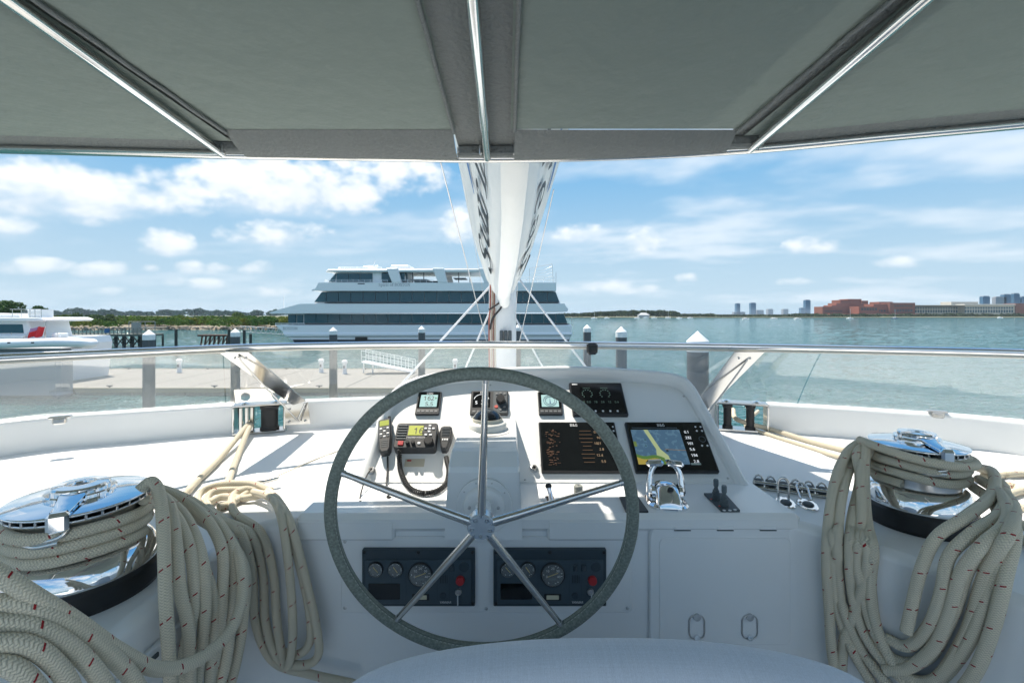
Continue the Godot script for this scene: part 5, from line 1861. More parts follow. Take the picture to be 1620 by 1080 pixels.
	one("rope_coil", b, M.rope, "cream rope lying in loose loops on the sunny deck behind the starboard winch", "rope", "braided ropes with red flecks")
	# sheets led through the fairleads
	for q in [[[[396, 668, 2.66], [388, 676, 2.50], [350, 722, 2.12], [310, 762, 1.83], [285, 786, 1.67], [240, 800, 1.55]], "port fairlead to the port winch, the outer of two"], [[[400, 668, 2.66], [393, 678, 2.50], [376, 720, 2.16], [360, 762, 1.83], [352, 775, 1.745]], "port fairlead to the hung coil, the inner of two"], [[[1160, 648, 2.85], [1168, 664, 2.68], [1230, 682, 2.56], [1310, 706, 2.30], [1390, 722, 2.12], [1440, 726, 2.08]], "starboard fairlead to the starboard winch"], [[[1200, 650, 2.85], [1180, 672, 2.72], [1225, 690, 2.50], [1300, 714, 2.23], [1380, 740, 1.98]], "starboard fairlead low along the deck"]]:
		b = MB.new()
		strand(b, q[0], 0.0105 if "low" in q[1] else 0.0135)
		one("sheet_rope", b, M.oldrope, "worn tan rope running from the %s" % q[1], "rope", "sheets led over the deck")
	b = MB.new()
	strand(b, [[560, 704, 2.36], [500, 726, 2.13], [440, 752, 1.90], [415, 763, 1.82]], 0.0025, 4)
	one("thin_cord", b, M.oldrope, "thin pale cord stretched over the port deck beside the console", "cord")
	b = MB.new()
	var o := pd(404, 776, DECK)
	b.xf = Transform3D(Basis(Vector3.UP, 0.5), o)
	b.box(Vector3(0, 0.012, 0), Vector3(0.05, 0.024, 0.03), 0.006)
	b.tube(PackedVector3Array([Vector3(-0.08, 0.036, 0), Vector3(-0.03, 0.03, 0), Vector3(0.03, 0.03, 0), Vector3(0.08, 0.036, 0)]), 0.009, 10)
	one("deck_cleat", b, M.steel, "steel deck cleat under the hung rope coil", "cleat")

# ---------- helm seat in the foreground ----------
func build_seat() -> void:
	var t := thing("helm_chair", "blue-grey woven helm seat backrest rising in the foreground", "seat", EYE + Vector3(0.165, -1.57, -0.72))
	var rows := []
	var W := 0.53
	for j in 15:
		var f := j / 14.0
		var a := PI * f            # over the top, front to back
		var row := PackedVector3Array()
		for i in 41:
			var s := i / 40.0 * 2 - 1
			var edge := pow(absf(s), 2.4)
			var top := 1.042 - 0.10 * edge - 0.20 * pow(absf(s), 12.0)
			var th := 0.062 * sqrt(maxf(0.0, 1.0 - pow(absf(s), 8.0))) + 0.002
			var y: float = top - 0.055 + 0.055 * sin(a)
			row.append(Vector3(s * W, y, cos(a) * th))
		rows.append(row)
	var low := []
	for z in [1, -1]:
		var row := PackedVector3Array()
		for i in 41:
			var s := i / 40.0 * 2 - 1
			row.append(Vector3(s * W * 0.98, 0.42, z * 0.055))
		low.append(row)
	rows.insert(0, low[0])
	rows.append(low[1])
	var b := MB.new()
	b.grid(rows)
	put("backrest", b, M.cushion, t)
	b = MB.new()
	b.box(Vector3(0, 0.40, -0.22), Vector3(0.95, 0.12, 0.42), 0.04)
	put("seat_cushion", b, M.cushion, t)
	b = MB.new()
	b.box(Vector3(0, 0.17, -0.2), Vector3(0.85, 0.34, 0.36), 0.03)
	put("pedestal", b, M.gel, t)
# ---------- the cruise boat ----------
const SZ := 82.0
func sp(u: float, v: float) -> Vector2:       # photo pixel -> metres on the boat's near side
	return Vector2((u - CX) / F * SZ, EYE.y - (v - CY) / F * SZ)
func deckprism(called: String, pts: Array, inset_near: float, beam: float, m: Material, parent: Node3D, bev := 0.0) -> MeshInstance3D:
	var poly := PackedVector2Array()
	for p in pts: poly.append(sp(p[0], p[1]))
	var b := MB.new()
	b.xf.origin = Vector3(0, 0, -SZ)
	b.prism(poly, -beam - inset_near, -inset_near, bev)
	return put(called, b, m, parent)
func strip_windows(parent: Node3D, u0: float, u1: float, v0: float, v1: float, lean0: float, lean1: float, n: int, near: float, skip := []) -> void:
	for k in n:
		if k in skip: continue
		var a := lerpf(u0, u1, float(k) / n) + 0.45
		var c := lerpf(u0, u1, float(k + 1) / n) - 0.45
		var la := lean0 if k == 0 else 0.0
		var lc := lean1 if k == n - 1 else 0.0
		var poly := PackedVector2Array([sp(a, v1), sp(c, v1), sp(c + lc, v0), sp(a + la, v0)])
		var b := MB.new()
		b.xf.origin = Vector3(0, 0, -SZ - near)
		b.prism(poly, -0.25, 0.0)
		put("window", b, M.shipglass, parent)
func build_ship() -> void:
	var t := thing("cruise_boat", "large white three-deck cruise boat with dark window bands moored ahead", "ship")
	var W: StandardMaterial3D = M.shipwhite
	deckprism("hull", [[434, 514], [905, 514], [905, 527], [898, 548], [470, 548], [462, 540], [448, 527]], 0.0, 11.0, W, t, 0.15)
	deckprism("boot_band", [[463, 537], [901, 537], [897, 549], [470, 549]], -0.12, 11.24, M.shipdark, t)
	deckprism("knuckle", [[447, 526], [905, 526], [905, 531], [452, 533]], -0.35, 11.7, W, t, 0.2)
	deckprism("main_cabin", [[453, 515], [453, 496], [893, 496], [900, 515]], 0.9, 9.2, W, t)
	strip_windows(t, 478, 899, 496.5, 511, 0.0, -6.0, 22, 0.65)
	for q in [[453, 465], [467, 476]]: deckprism("window", [[q[0], 511], [q[0], 497.5], [q[1], 497.5], [q[1], 511]], 0.6, 0.5, M.shipglass, t)
	deckprism("sill_line", [[448, 512], [901, 512], [901, 513.2], [448, 513.2]], 0.3, 10.4, M.shipdark, t)
	deckprism("promenade_roof", [[426, 494.5], [440, 490], [475, 480.5], [893, 480], [895, 484], [899, 489], [897, 493], [430, 496]], -0.2, 11.4, W, t, 0.25)
	deckprism("saloon", [[493, 481], [506, 461], [880, 461], [888, 481]], 0.9, 9.2, W, t)
	strip_windows(t, 494, 886, 461.5, 477.5, 12.0, -6.0, 20, 0.62)
	deckprism("sill_line", [[512, 478.3], [884, 478.3], [884, 479.2], [512, 479.2]], 0.3, 10.4, M.shipdark, t)
	deckprism("upper_deck", [[493, 458.5], [499, 456], [504, 447], [880, 447], [880, 460], [493, 460]], -0.1, 11.2, W, t, 0.25)
	deckprism("bridge", [[513, 447], [527, 430], [602, 430], [602, 447]], 1.2, 8.6, W, t)
	for q in [[516, 526, 528, 12], [529, 548, 548, 0], [549, 566, 566, 0], [567, 586, 586, 0]]:
		deckprism("window", [[q[0], 445], [q[1], 445], [q[2], 431.5], [q[0] + q[3], 431.5]], 0.95, 0.5, M.shipglass, t)
	deckprism("window", [[601, 445], [616, 445], [612, 431], [601, 431]], 1.0, 8.0, M.shipglass, t)
	deckprism("window", [[628, 445], [638, 445], [638, 431], [624, 431]], 1.0, 8.0, M.shipglass, t)
	deckprism("sun_deck_back", [[602, 447], [602, 428], [640, 428], [640, 447]], 3.0, 5.0, W, t)
	deckprism("bridge_roof", [[513, 429.5], [517, 425.5], [764, 424.5], [770, 427.5], [766, 430]], 0.3, 10.4, W, t, 0.15)
	for u in [611.0, 684.0, 757.0]:
		deckprism("arch", [[u, 424], [u + 18, 424], [u + 24, 447], [u + 9, 447]], -0.15, 0.8, W, t, 0.1)
		deckprism("arch", [[u, 424], [u + 18, 424], [u + 24, 447], [u + 9, 447]], 10.0, 0.8, W, t)
	for u in [650, 668, 702, 724, 742]: deckprism("post", [[u, 446], [u + 1.2, 446], [u + 1.2, 430], [u, 430]], 1.0, 0.15, M.shipdark, t)
	for q in [[645, 672, 440, 442], [715, 735, 438, 439], [652, 690, 443, 446]]: deckprism("furniture", [[q[0], q[3]], [q[1], q[3]], [q[1], q[2]], [q[0], q[2]]], 2.0, 4.0, M.shipdark, t)
	deckprism("funnel_house", [[609, 424], [612, 416], [640, 416], [646, 424]], 3.0, 5.0, W, t, 0.1)
	var b := MB.new()
	var rail := func(u0: float, u1: float, v: float, h: float, near: float) -> void:
		var n := int((u1 - u0) / 9.0)
		for k in n + 1:
			var u := lerpf(u0, u1, float(k) / n)
			var p := sp(u, v)
			b.bar(Vector3(p.x, p.y, -SZ - near), Vector3(p.x, p.y + h, -SZ - near), 0.03, 5)
		for f in [0.5, 1.0]:
			var p0 := sp(u0, v)
			var p1 := sp(u1, v)
			b.bar(Vector3(p0.x, p0.y + h * f, -SZ - near), Vector3(p1.x, p1.y + h * f, -SZ - near), 0.03, 5)
	rail.call(512, 612, 447, 0.55, 0.3)
	rail.call(634, 684, 447, 0.55, 0.3)
	rail.call(770, 878, 447, 1.0, 0.2)
	rail.call(434, 480, 514, 0.35, 0.3)
	rail.call(530, 600, 425, 0.45, 1.5)
	put("railing", b, W, t)
	b = MB.new()
	for q in [[880, 492, 480], [880, 447, 430], [905, 514, 500]]:
		var p := sp(q[0], q[1])
		var p2 := sp(q[0], q[2])
		b.bar(Vector3(p.x, p.y, -SZ - 0.3), Vector3(p.x, p2.y, -SZ - 0.3), 0.04, 5)
	# string-light frame at the stern
	var fr := [sp(838, 447), sp(838, 424), sp(874, 417), sp(876, 447)]
	for k in 3: b.bar(Vector3(fr[k].x, fr[k].y, -SZ - 0.5), Vector3(fr[k + 1].x, fr[k + 1].y, -SZ - 0.5), 0.035, 5)
	for k in 4:
		var pa := sp(838, 426 + 4 * k)
		var pb := sp(875, 420 + 5 * k)
		var mid := (pa + pb) / 2 - Vector2(0, 0.5)
		b.tube(smooth([Vector3(pa.x, pa.y, -SZ - 0.5), Vector3(mid.x, mid.y, -SZ - 0.5), Vector3(pb.x, pb.y, -SZ - 0.5)], 4), 0.02, 4)
	put("stern_frame", b, M.brushed, t)
	b = MB.new()
	var q0 := sp(575, 425)
	b.xf.origin = Vector3(q0.x, q0.y, -SZ - 5)
	b.bar(Vector3(0, 0, 0), Vector3(0, 1.0, 0), 0.25, 8)
	b.bar(Vector3(-1.6, 0.95, 0), Vector3(1.2, 1.05, 0), 0.12, 6)
	b.bar(Vector3(0.3, 1.0, 0), Vector3(0.6, 2.0, 0), 0.06, 5)
	b.ball(Vector3(0.2, 0.5, 0), Vector3(1.1, 0.35, 0.6), 12, 6)
	b.ball(Vector3(-6.2, 0.35, 0), Vector3(0.3, 0.4, 0.3), 10, 6)
	put("radar", b, W, t)
	for k in 3: deckprism("porthole", [[588 + 17 * k, 540], [592 + 17 * k, 540], [592 + 17 * k, 537.5], [588 + 17 * k, 537.5]], -0.14, 0.1, M.black, t)
	deckprism("hull_door", [[562, 533], [581, 533], [581, 542], [562, 542]], -0.16, 0.3, M.black, t)
	deckprism("name_board", [[566, 449.5], [577, 449.5], [577, 448], [566, 448]], -0.12, 0.2, M.shipdark, t)
	var grey := mat(0.30, 0.31, 0.33, 0.6)
	var c := sp(624, 450.5)
	words("Spirit of BOSTON", 0.52, grey, t, Transform3D(Basis(), Vector3(c.x, c.y, -SZ + 0.13)), "lettering", true)
	c = sp(459, 519.5)
	words("BOSTON", 0.5, grey, t, Transform3D(Basis(), Vector3(c.x, c.y, -SZ + 0.03)), "lettering", true)
	b = MB.new()
	c = sp(427, 494)
	b.bar(Vector3(c.x, c.y, -SZ - 5), Vector3(c.x, c.y + 3.2, -SZ - 5), 0.05, 5)
	put("bow_staff", b, W, t)

# ---------- motor yacht at the left edge ----------
func build_left_yacht() -> void:
	var z := 34.0
	var k := z / F
	var t := thing("motor_yacht", "white motor yacht with flat hardtop and dark side window at the pier", "yacht", Vector3(0, 0, -z))
	var Q := func(u: float, v: float) -> Vector2: return Vector2((u - CX) * k, EYE.y - (v - CY) * k)
	var P := func(called: String, pts: Array, z0: float, z1: float, m: Material, bev := 0.0) -> MeshInstance3D:
		var poly := PackedVector2Array()
		for p in pts: poly.append(Q.call(p[0], p[1]))
		var b := MB.new()
		b.prism(poly, z0, z1, bev)
		return put(called, b, m, t)
	P.call("hull", [[-260, 534], [96, 534], [100, 545], [92, 610], [-250, 616]], -4.2, 0.2, M.shipwhite, 0.12)
	P.call("cabin", [[-220, 534], [-220, 506], [34, 506], [41, 534]], -3.6, -0.4, M.shipwhite, 0.08)
	P.call("hardtop", [[-220, 507.5], [-220, 501.5], [60, 502], [71, 505.5], [66, 508.5]], -4.0, 0.0, M.shipwhite, 0.06)
	P.call("window", [[-60, 527], [-60, 513], [26, 513], [28, 527]], -0.6, -0.37, M.shipglass)
	P.call("flybridge", [[-150, 502], [-150, 494], [8, 496], [12, 502]], -3.0, -0.8, M.shipwhite, 0.06)
	P.call("locker", [[24, 502], [24, 489], [46, 489], [46, 502]], -1.8, -0.8, M.shipwhite, 0.05)
	P.call("bulwark", [[-230, 540], [40, 536], [44, 530], [-230, 530]], -0.3, 0.25, M.shipwhite, 0.05)
	var b := MB.new()
	for u in [12, 26, 40, 48, 58]:
		var p: Vector2 = Q.call(u, 502)
		b.bar(Vector3(p.x, p.y, -0.3), Vector3(p.x, p.y + 0.62, -0.3), 0.02, 5)
	for f in [0.31, 0.62]:
		var p: Vector2 = Q.call(8, 502)
		var q: Vector2 = Q.call(58, 502)
		b.bar(Vector3(p.x, p.y + f, -0.3), Vector3(q.x, q.y + f, -0.3), 0.02, 5)
	for u in [20, 46, 60, 74, 92]:
		var p: Vector2 = Q.call(u, 536)
		b.bar(Vector3(p.x, p.y, 0.1), Vector3(p.x, p.y + 0.5, 0.1), 0.018, 5)
	var pp: Vector2 = Q.call(62, 534)
	b.bar(Vector3(pp.x, pp.y, -0.4), Vector3(pp.x, pp.y + 1.3, -0.4), 0.05, 6)
	put("railing", b, M.steel, t)
	b = MB.new()
	var s0: Vector2 = Q.call(82, 534)
	b.box(Vector3(s0.x, s0.y + 0.16, -0.6), Vector3(0.75, 0.34, 0.7), 0.08)
	put("stern_box", b, M.shipwhite, t)
	# red ensign
	var f := thing("red_flag", "red ensign with a pale canton flying at the yacht's stern", "flag", Vector3(0, 0, -z + 0.4))
	var rows := []
	for j in 9:
		var row := PackedVector3Array()
		for i in 13:
			var uu := lerpf(57, 79, i / 12.0) - j * 0.4 - 0.6 * sin(i * 0.6)
			var vv := lerpf(518.5, 534.0, j / 8.0) - i * 0.25 + 1.2 * sin(i * 0.7 + j * 0.3)
			var p: Vector2 = Q.call(uu, vv)
			row.append(Vector3(p.x, p.y, 0.10 * sin(i * 0.9 + j * 0.25)))
		rows.append(row)
	b = MB.new()
	b.grid(rows)
	put("cloth", b, mat(0.55, 0.02, 0.03, 0.7), f)
	var rows2 := []
	for j in 4:
		var row := PackedVector3Array()
		for i in 6: row.append(rows[j][i] + Vector3(0, 0, 0.02))
		rows2.append(row)
	b = MB.new()
	b.grid(rows2)
	put("canton", b, mat(0.35, 0.22, 0.42, 0.7), f)
	b = MB.new()
	var a: Vector2 = Q.call(80, 516)
	var c: Vector2 = Q.call(73, 542)
	b.bar(Vector3(a.x, a.y, 0), Vector3(c.x, c.y, 0), 0.02, 6)
	put("staff", b, M.whitep, f)
	# tender alongside: inflated tubes
	var d := thing("inflatable_tender", "white inflatable tender with rounded tube lying astern of the yacht", "tender", Vector3(0, 0, -30.0))
	var kk := 30.0 / F
	var path := []
	for q in [[-180, 552, -1.6], [-60, 546, 0.0], [30, 543, 0.2], [85, 541.5, 0.1], [112, 543, -0.4], [116, 545, -1.0], [108, 544, -1.7], [60, 543, -2.0], [-60, 545, -2.0]]: path.append(Vector3((q[0] - CX) * kk, EYE.y - (q[1] - CY) * kk - 0.02, q[2]))
	b = MB.new()
	b.tube(smooth(path, 6), 0.27, 14)
	put("tube", b, M.shipwhite, d)
	b = MB.new()
	b.box(Vector3((20 - CX) * kk, EYE.y - 55 * kk, -0.9), Vector3(6.0, 0.12, 1.6), 0.03)
	b.box(Vector3((20 - CX) * kk, (EYE.y - 56 * kk) / 2, -0.9), Vector3(5.4, EYE.y - 56 * kk, 1.2), 0.2)
	put("hull", b, mat(0.35, 0.36, 0.38, 0.6), d)
	for u in [25, 62]:
		b = MB.new()
		b.box(Vector3((u - CX) * kk, EYE.y - (541.5 - CY) * kk, 0.44), Vector3(0.22, 0.1, 0.05), 0.02)
		put("grab_handle", b, M.rubber, d)
	b = MB.new()
	b.box(Vector3((72 - CX) * kk, EYE.y - (538.5 - CY) * kk, 0.12), Vector3(0.9, 0.16, 0.34), 0.06)
	put("cover_patch", b, mat(0.42, 0.38, 0.50, 0.7), d)

# ---------- pilings, docks, pier ----------
func build_marina() -> void:
	# round pilings with white cone caps; depth from their width
	var list := [[235, 521, 21.0, "beside the timber pier"], [372, 519, 26.0, "before the rusty barge frame"], [527, 517, 28.5, "before the bow of the cruise boat"], [667, 515, 31.5, "before the middle of the cruise boat"], [819, 513, 34.0, "just starboard of the mast"], [929, 513, 28.5, "before the stern of the cruise boat"], [983, 516, 20.0, "in open water, second from the cruise boat"], [1104, 523, 10.6, "largest, close by in open water"]]
	for q in list:
		var top := px(q[0], q[1], q[2])
		var t := thing("piling", "round grey piling with white cone cap, %s" % q[3], "piling", Vector3(top.x, 0, top.z), "pilings with white cone caps")
		var r := 0.247
		var b := MB.new()
		b.lathe([Vector2(r * 0.97, -1.0), Vector2(r * 0.97, top.y - 0.36), Vector2(0, top.y - 0.36)], 24)
		put("shaft", b, M.pile, t)
		b = MB.new()
		b.lathe([Vector2(r * 0.9, top.y - 0.50), Vector2(r, top.y - 0.48), Vector2(r, top.y - 0.24), Vector2(0.0, top.y)], 24)
		put("cap", b, M.whitep, t)
		b = MB.new()
		b.lathe([Vector2(r * 0.985, -1.0), Vector2(r * 1.0, 1.1), Vector2(r * 0.97, 1.25)], 24)
		put("weed_band", b, mat(0.035, 0.04, 0.028, 0.95), t)
	# bare black posts
	for q in [[278, 521, 60.0, "standing alone by the rusty barge"], [362, 521, 60.0, "behind the rusty frame, port of the white-capped piling"], [386, 522, 60.0, "behind the rusty frame, starboard of the white-capped piling"], [396, 528, 62.0, "short, off the rusty frame"]]:
		var top := px(q[0], q[1], q[2])
		var b := MB.new()
		b.xf.origin = Vector3(top.x, 0, top.z)
		b.lathe([Vector2(0.18, -1), Vector2(0.17, top.y), Vector2(0, top.y + 0.05)], 10)
		one("mooring_post", b, M.timber, "black timber mooring post %s" % q[3], "post", "black timber posts")
	# rusty barge and its frame
	var rust := mat(0.16, 0.07, 0.035, 0.9)
	var bz := 66.0
	var bt := thing("rusty_barge", "low rusty barge with a broken trestle frame on it", "barge", Vector3(0, 0, -bz))
	var X := func(u: float) -> float: return (u - CX) / F * bz
	var b := MB.new()
	b.box(Vector3((X.call(283) + X.call(366)) / 2, 0.35, 0), Vector3(X.call(366) - X.call(283), 0.9, 3.0), 0.1)
	put("hull", b, rust, bt)
	b = MB.new()
	for u in [318, 324, 331, 338, 345, 352, 358]:
		b.bar(Vector3(X.call(u), 0.7, 0.2), Vector3(X.call(u) + 0.3, 2.5, 0.2), 0.12, 5)
		b.bar(Vector3(X.call(u), 0.9, -0.6), Vector3(X.call(u) + 1.0, 2.4, -0.6), 0.08, 5)
	b.box(Vector3(X.call(340), 2.55, 0), Vector3(4.2, 0.25, 1.6), 0.05)
	put("trestle", b, mat(0.07, 0.04, 0.03, 0.9), bt)
	# timber pier with cross-braced bents
	var pz := 78.0
	var pt := thing("timber_pier", "dark timber pier on cross-braced piles with a railing", "pier", Vector3(0, 0, -pz))
	var PX := func(u: float) -> float: return (u - CX) / F * pz
	var deck_y := EYE.y - (530 - CY) / F * pz
	b = MB.new()
	b.box(Vector3((PX.call(-120) + PX.call(236)) / 2, deck_y, -1.5), Vector3(PX.call(236) - PX.call(-120), 0.35, 3.4), 0.04)
	put("deck", b, mat(0.12, 0.13, 0.11, 0.9), pt)
	for k in 18:
		var u := 236 - 13.0 * k
		for zz in [0.0, -3.0]:
			b = MB.new()
			b.bar(Vector3(PX.call(u), -1, zz), Vector3(PX.call(u) , deck_y - 0.15, zz), 0.17, 7)
			put("pile", b, M.timber, pt)
		b = MB.new()
		b.bar(Vector3(PX.call(u), 0.2, 0.15), Vector3(PX.call(u - 11), deck_y - 0.3, 0.15), 0.10, 5)
		put("brace", b, M.timber, pt)
		b = MB.new()
		b.bar(Vector3(PX.call(u), deck_y - 0.3, 0.25), Vector3(PX.call(u - 11), 0.2, 0.25), 0.10, 5)
		put("brace", b, M.timber, pt)
	for k in 40:
		b = MB.new()
		b.box(Vector3(PX.call(236 - 6.2 * k), deck_y + 0.6, 0.1), Vector3(0.1, 1.1, 0.1))
		put("rail_post", b, mat(0.20, 0.21, 0.19, 0.9), pt)
	for f in [0.4, 0.8, 1.15]:
		b = MB.new()
		b.box(Vector3((PX.call(-10) + PX.call(236)) / 2, deck_y + f, 0.1), Vector3(PX.call(236) - PX.call(-10), 0.09, 0.06))
		put("rail", b, mat(0.24, 0.25, 0.22, 0.9), pt)
	b = MB.new()
	b.box(Vector3(PX.call(171), deck_y + 0.75, 0.3), Vector3(0.85, 0.75, 0.08))
	put("blue_board", b, mat(0.03, 0.12, 0.28, 0.6), pt)
	# shed-like lift frame on the pier
	b = MB.new()
	for u in [192, 205, 218, 234]:
		b.bar(Vector3(PX.call(u), deck_y, -1.5), Vector3(PX.call(u), deck_y + 2.3, -1.5), 0.06, 5)
	for y in [1.2, 2.3]: b.bar(Vector3(PX.call(192), deck_y + y, -1.5), Vector3(PX.call(234), deck_y + y, -1.5), 0.05, 5)
	b.box(Vector3(PX.call(203), deck_y + 1.2, -1.6), Vector3(1.1, 1.9, 0.8))
	put("gate_frame", b, mat(0.28, 0.30, 0.29, 0.7), pt)
	# distant gangway truss beside the bow of the cruise boat
	var gz := 120.0
	var gt := thing("gangway", "long pale truss gangway between the shore and the cruise boat", "gangway", Vector3(0, 0, -gz))
	b = MB.new()
	var GX := func(u: float) -> float: return (u - CX) / F * gz
	for y in [521.0, 530.0]:
		var yy: float = EYE.y - (y - CY) / F * gz
		b.bar(Vector3(GX.call(380), yy + 0.9, 0), Vector3(GX.call(462), yy, 0), 0.10, 5)
	for k in 10:
		var u := 384 + 8.0 * k
		var y0 := EYE.y - (521 - CY) / F * gz + 0.9 * (1 - k / 9.0)
		b.bar(Vector3(GX.call(u), y0, 0), Vector3(GX.call(u + 4), y0 - 1.45, 0), 0.07, 5)
		b.bar(Vector3(GX.call(u + 8), y0, 0), Vector3(GX.call(u + 4), y0 - 1.45, 0), 0.07, 5)
	put("truss", b, mat(0.5, 0.52, 0.52, 0.6), gt)
	# floating docks ahead
	var docks := [["floating_dock", "long floating dock with tan timber edges lying across ahead", Vector3(-15, 0.22, -37), Vector3(44, 0.55, 11.0), 0.0], ["floating_dock", "narrow floating finger dock reaching from the long dock toward the catamaran", Vector3(5.2, 0.2, -24), Vector3(2.0, 0.5, 14.6), 0.0]]
	for q in docks:
		var d := thing(q[0], q[1], "dock", q[2], "floating docks")
		var s: Vector3 = q[3]
		var along := s.x > s.z
		var n := int(maxf(s.x, s.z) / 3.6)
		for k in n:
			var f := ((k + 0.5) / n - 0.5)
			b = MB.new()
			b.box(Vector3(f * s.x, 0, 0) if along else Vector3(0, 0, f * s.z), Vector3(s.x / n - 0.05, s.y, s.z) if along else Vector3(s.x, s.y, s.z / n - 0.05), 0.03)
			put("float", b, M.concrete, d)
		for k in n:
			if not along or k % 2: continue
			b = MB.new()
			var cx := ((k + 0.5) / n - 0.5) * s.x
			for zz in [s.z / 2 - 0.3, -s.z / 2 + 0.3]:
				b.box(Vector3(cx, s.y / 2 + 0.05, zz), Vector3(0.12, 0.1, 0.1), 0.02)
				b.bar(Vector3(cx - 0.22, s.y / 2 + 0.12, zz), Vector3(cx + 0.22, s.y / 2 + 0.12, zz), 0.035, 6)
			put("cleat", b, M.greypl, d)
		for e in [[Vector3(0, 0.08, s.z / 2 + 0.06), Vector3(s.x, 0.34, 0.12)], [Vector3(0, 0.08, -s.z / 2 - 0.06), Vector3(s.x, 0.34, 0.12)], [Vector3(s.x / 2 + 0.06, 0.08, 0), Vector3(0.12, 0.34, s.z)], [Vector3(-s.x / 2 - 0.06, 0.08, 0), Vector3(0.12, 0.34, s.z)]]:
			b = MB.new()
			b.box(e[0] + Vector3(0, 0.06, 0), e[1], 0.02)
			put("edge_timber", b, M.wood, d)
	for q in [[508, 40.0, "long dock, one of the pair before the cruise boat's bow"], [545, 39.0, "long dock beside the gangway"], [283, 40.0, "long dock's far port end"], [720, 40.0, "long dock, standing alone before the cruise boat"]]:
		var p := Vector3((q[0] - CX) / F * q[1], 0.5, -q[1])
		var t := thing("dock_pedestal", "white power pedestal on the %s" % q[2], "pedestal", p, "dock pedestals")
		b = MB.new()
		b.lathe([Vector2(0.22, 0), Vector2(0.20, 0.1), Vector2(0.17, 0.15), Vector2(0.17, 0.85), Vector2(0.24, 0.9), Vector2(0.24, 1.1), Vector2(0.1, 1.2), Vector2(0, 1.2)], 12)
		put("post", b, M.whitep, t)
		b = MB.new()
		b.box(Vector3(0, 0.6, 0.17), Vector3(0.16, 0.25, 0.05), 0.02)
		put("socket_box", b, M.greypl, t)
	# boarding ramp with railings on the dock
	var rt := thing("boarding_ramp", "pale aluminium boarding ramp with railings on the long dock", "ramp", Vector3(0, 0, -39.5))
	b = MB.new()
	var x0 := (575 - CX) / F * 39.5
	var x1 := (655 - CX) / F * 39.5
	slab(b, [Vector3(x0, 1.5, -0.6), Vector3(x0, 1.5, 0.6), Vector3(x1, 0.62, 0.6), Vector3(x1, 0.62, -0.6)], 0.1)
	put("walkway", b, M.shipwhite, rt)
	b = MB.new()
	for zz in [-0.6, 0.6]:
		for k in 8:
			var f := k / 7.0
			var p := Vector3(lerpf(x0, x1, f), lerpf(1.5, 0.62, f), zz)
			b.bar(p, p + Vector3(0, 1.0, 0), 0.025, 5)
		for h in [0.5, 1.0]: b.bar(Vector3(x0, 1.5 + h, zz), Vector3(x1, 0.62 + h, zz), 0.025, 5)
	for x in [x0, x0 + 0.8]: b.bar(Vector3(x, 0.48, 0), Vector3(x, 1.5, 0), 0.06, 6)
	put("railing", b, M.shipwhite, rt)

# ---------- shores ----------
func leaf_mesh(s: float) -> ArrayMesh:
	var b := MB.new()
	var r := RandomNumberGenerator.new()
	r.seed = 77
	for k in 7:
		var c := Vector3(r.randf_range(-1, 1), r.randf_range(-0.7, 0.7), r.randf_range(-1, 1)) * s * 0.6
		var a := Vector3(r.randf_range(-1, 1), r.randf_range(-1, 1), r.randf_range(-1, 1)).normalized() * s * 0.55
		var d := a.cross(Vector3(r.randf_range(-1, 1), r.randf_range(-1, 1), r.randf_range(-1, 1))).normalized() * s * 0.42
		b.face([c - a, c + d, c + a * 0.9, c - d])
	var m := StandardMaterial3D.new()
	m.vertex_color_use_as_albedo = true
	m.roughness = 0.8
	m.backlight_enabled = true
	m.backlight = Color(0.2, 0.25, 0.1)
	return b.mesh(m)
func foliage(called: String, blobs: Array, n: int, size: float, parent: Node3D, seed_: int) -> MultiMeshInstance3D:
	# blobs: [centre, radii, colour]; clumps spread through the outer part of each
	var mm := MultiMesh.new()
	mm.transform_format = MultiMesh.TRANSFORM_3D
	mm.use_colors = true
	mm.mesh = leaf_mesh(size)
	mm.instance_count = n
	var r := RandomNumberGenerator.new()
	r.seed = seed_
	var wsum := 0.0
	for q in blobs: wsum += q[1].x * q[1].y
	var i := 0
	for bi in blobs.size():
		var q = blobs[bi]
		var cnt: int = int(n * q[1].x * q[1].y / wsum) if bi < blobs.size() - 1 else n - i
		for k in cnt:
			if i >= n: break
			var d := Vector3(r.randfn(), r.randfn(), r.randfn()).normalized()
			if d.y < -0.3: d.y = -d.y
			var p: Vector3 = q[0] + d * q[1] * pow(r.randf_range(0.35, 1.05), 0.5)
			var sc := r.randf_range(0.6, 1.35)
			mm.set_instance_transform(i, Transform3D(Basis(Vector3.UP, r.randf() * TAU).scaled(Vector3(sc, sc, sc)), p))
			var kk := r.randf_range(0.65, 1.35)
			var c: Color = q[2]
			mm.set_instance_color(i, Color(c.r * kk, c.g * kk, c.b * kk * r.randf_range(0.8, 1.1)))
			i += 1
	var o := MultiMeshInstance3D.new()
	o.multimesh = mm
	if parent:
		o.name = called
		parent.add_child(o, true)
	else:
		o.name = numbered(called)
		add_child(o)
	return o
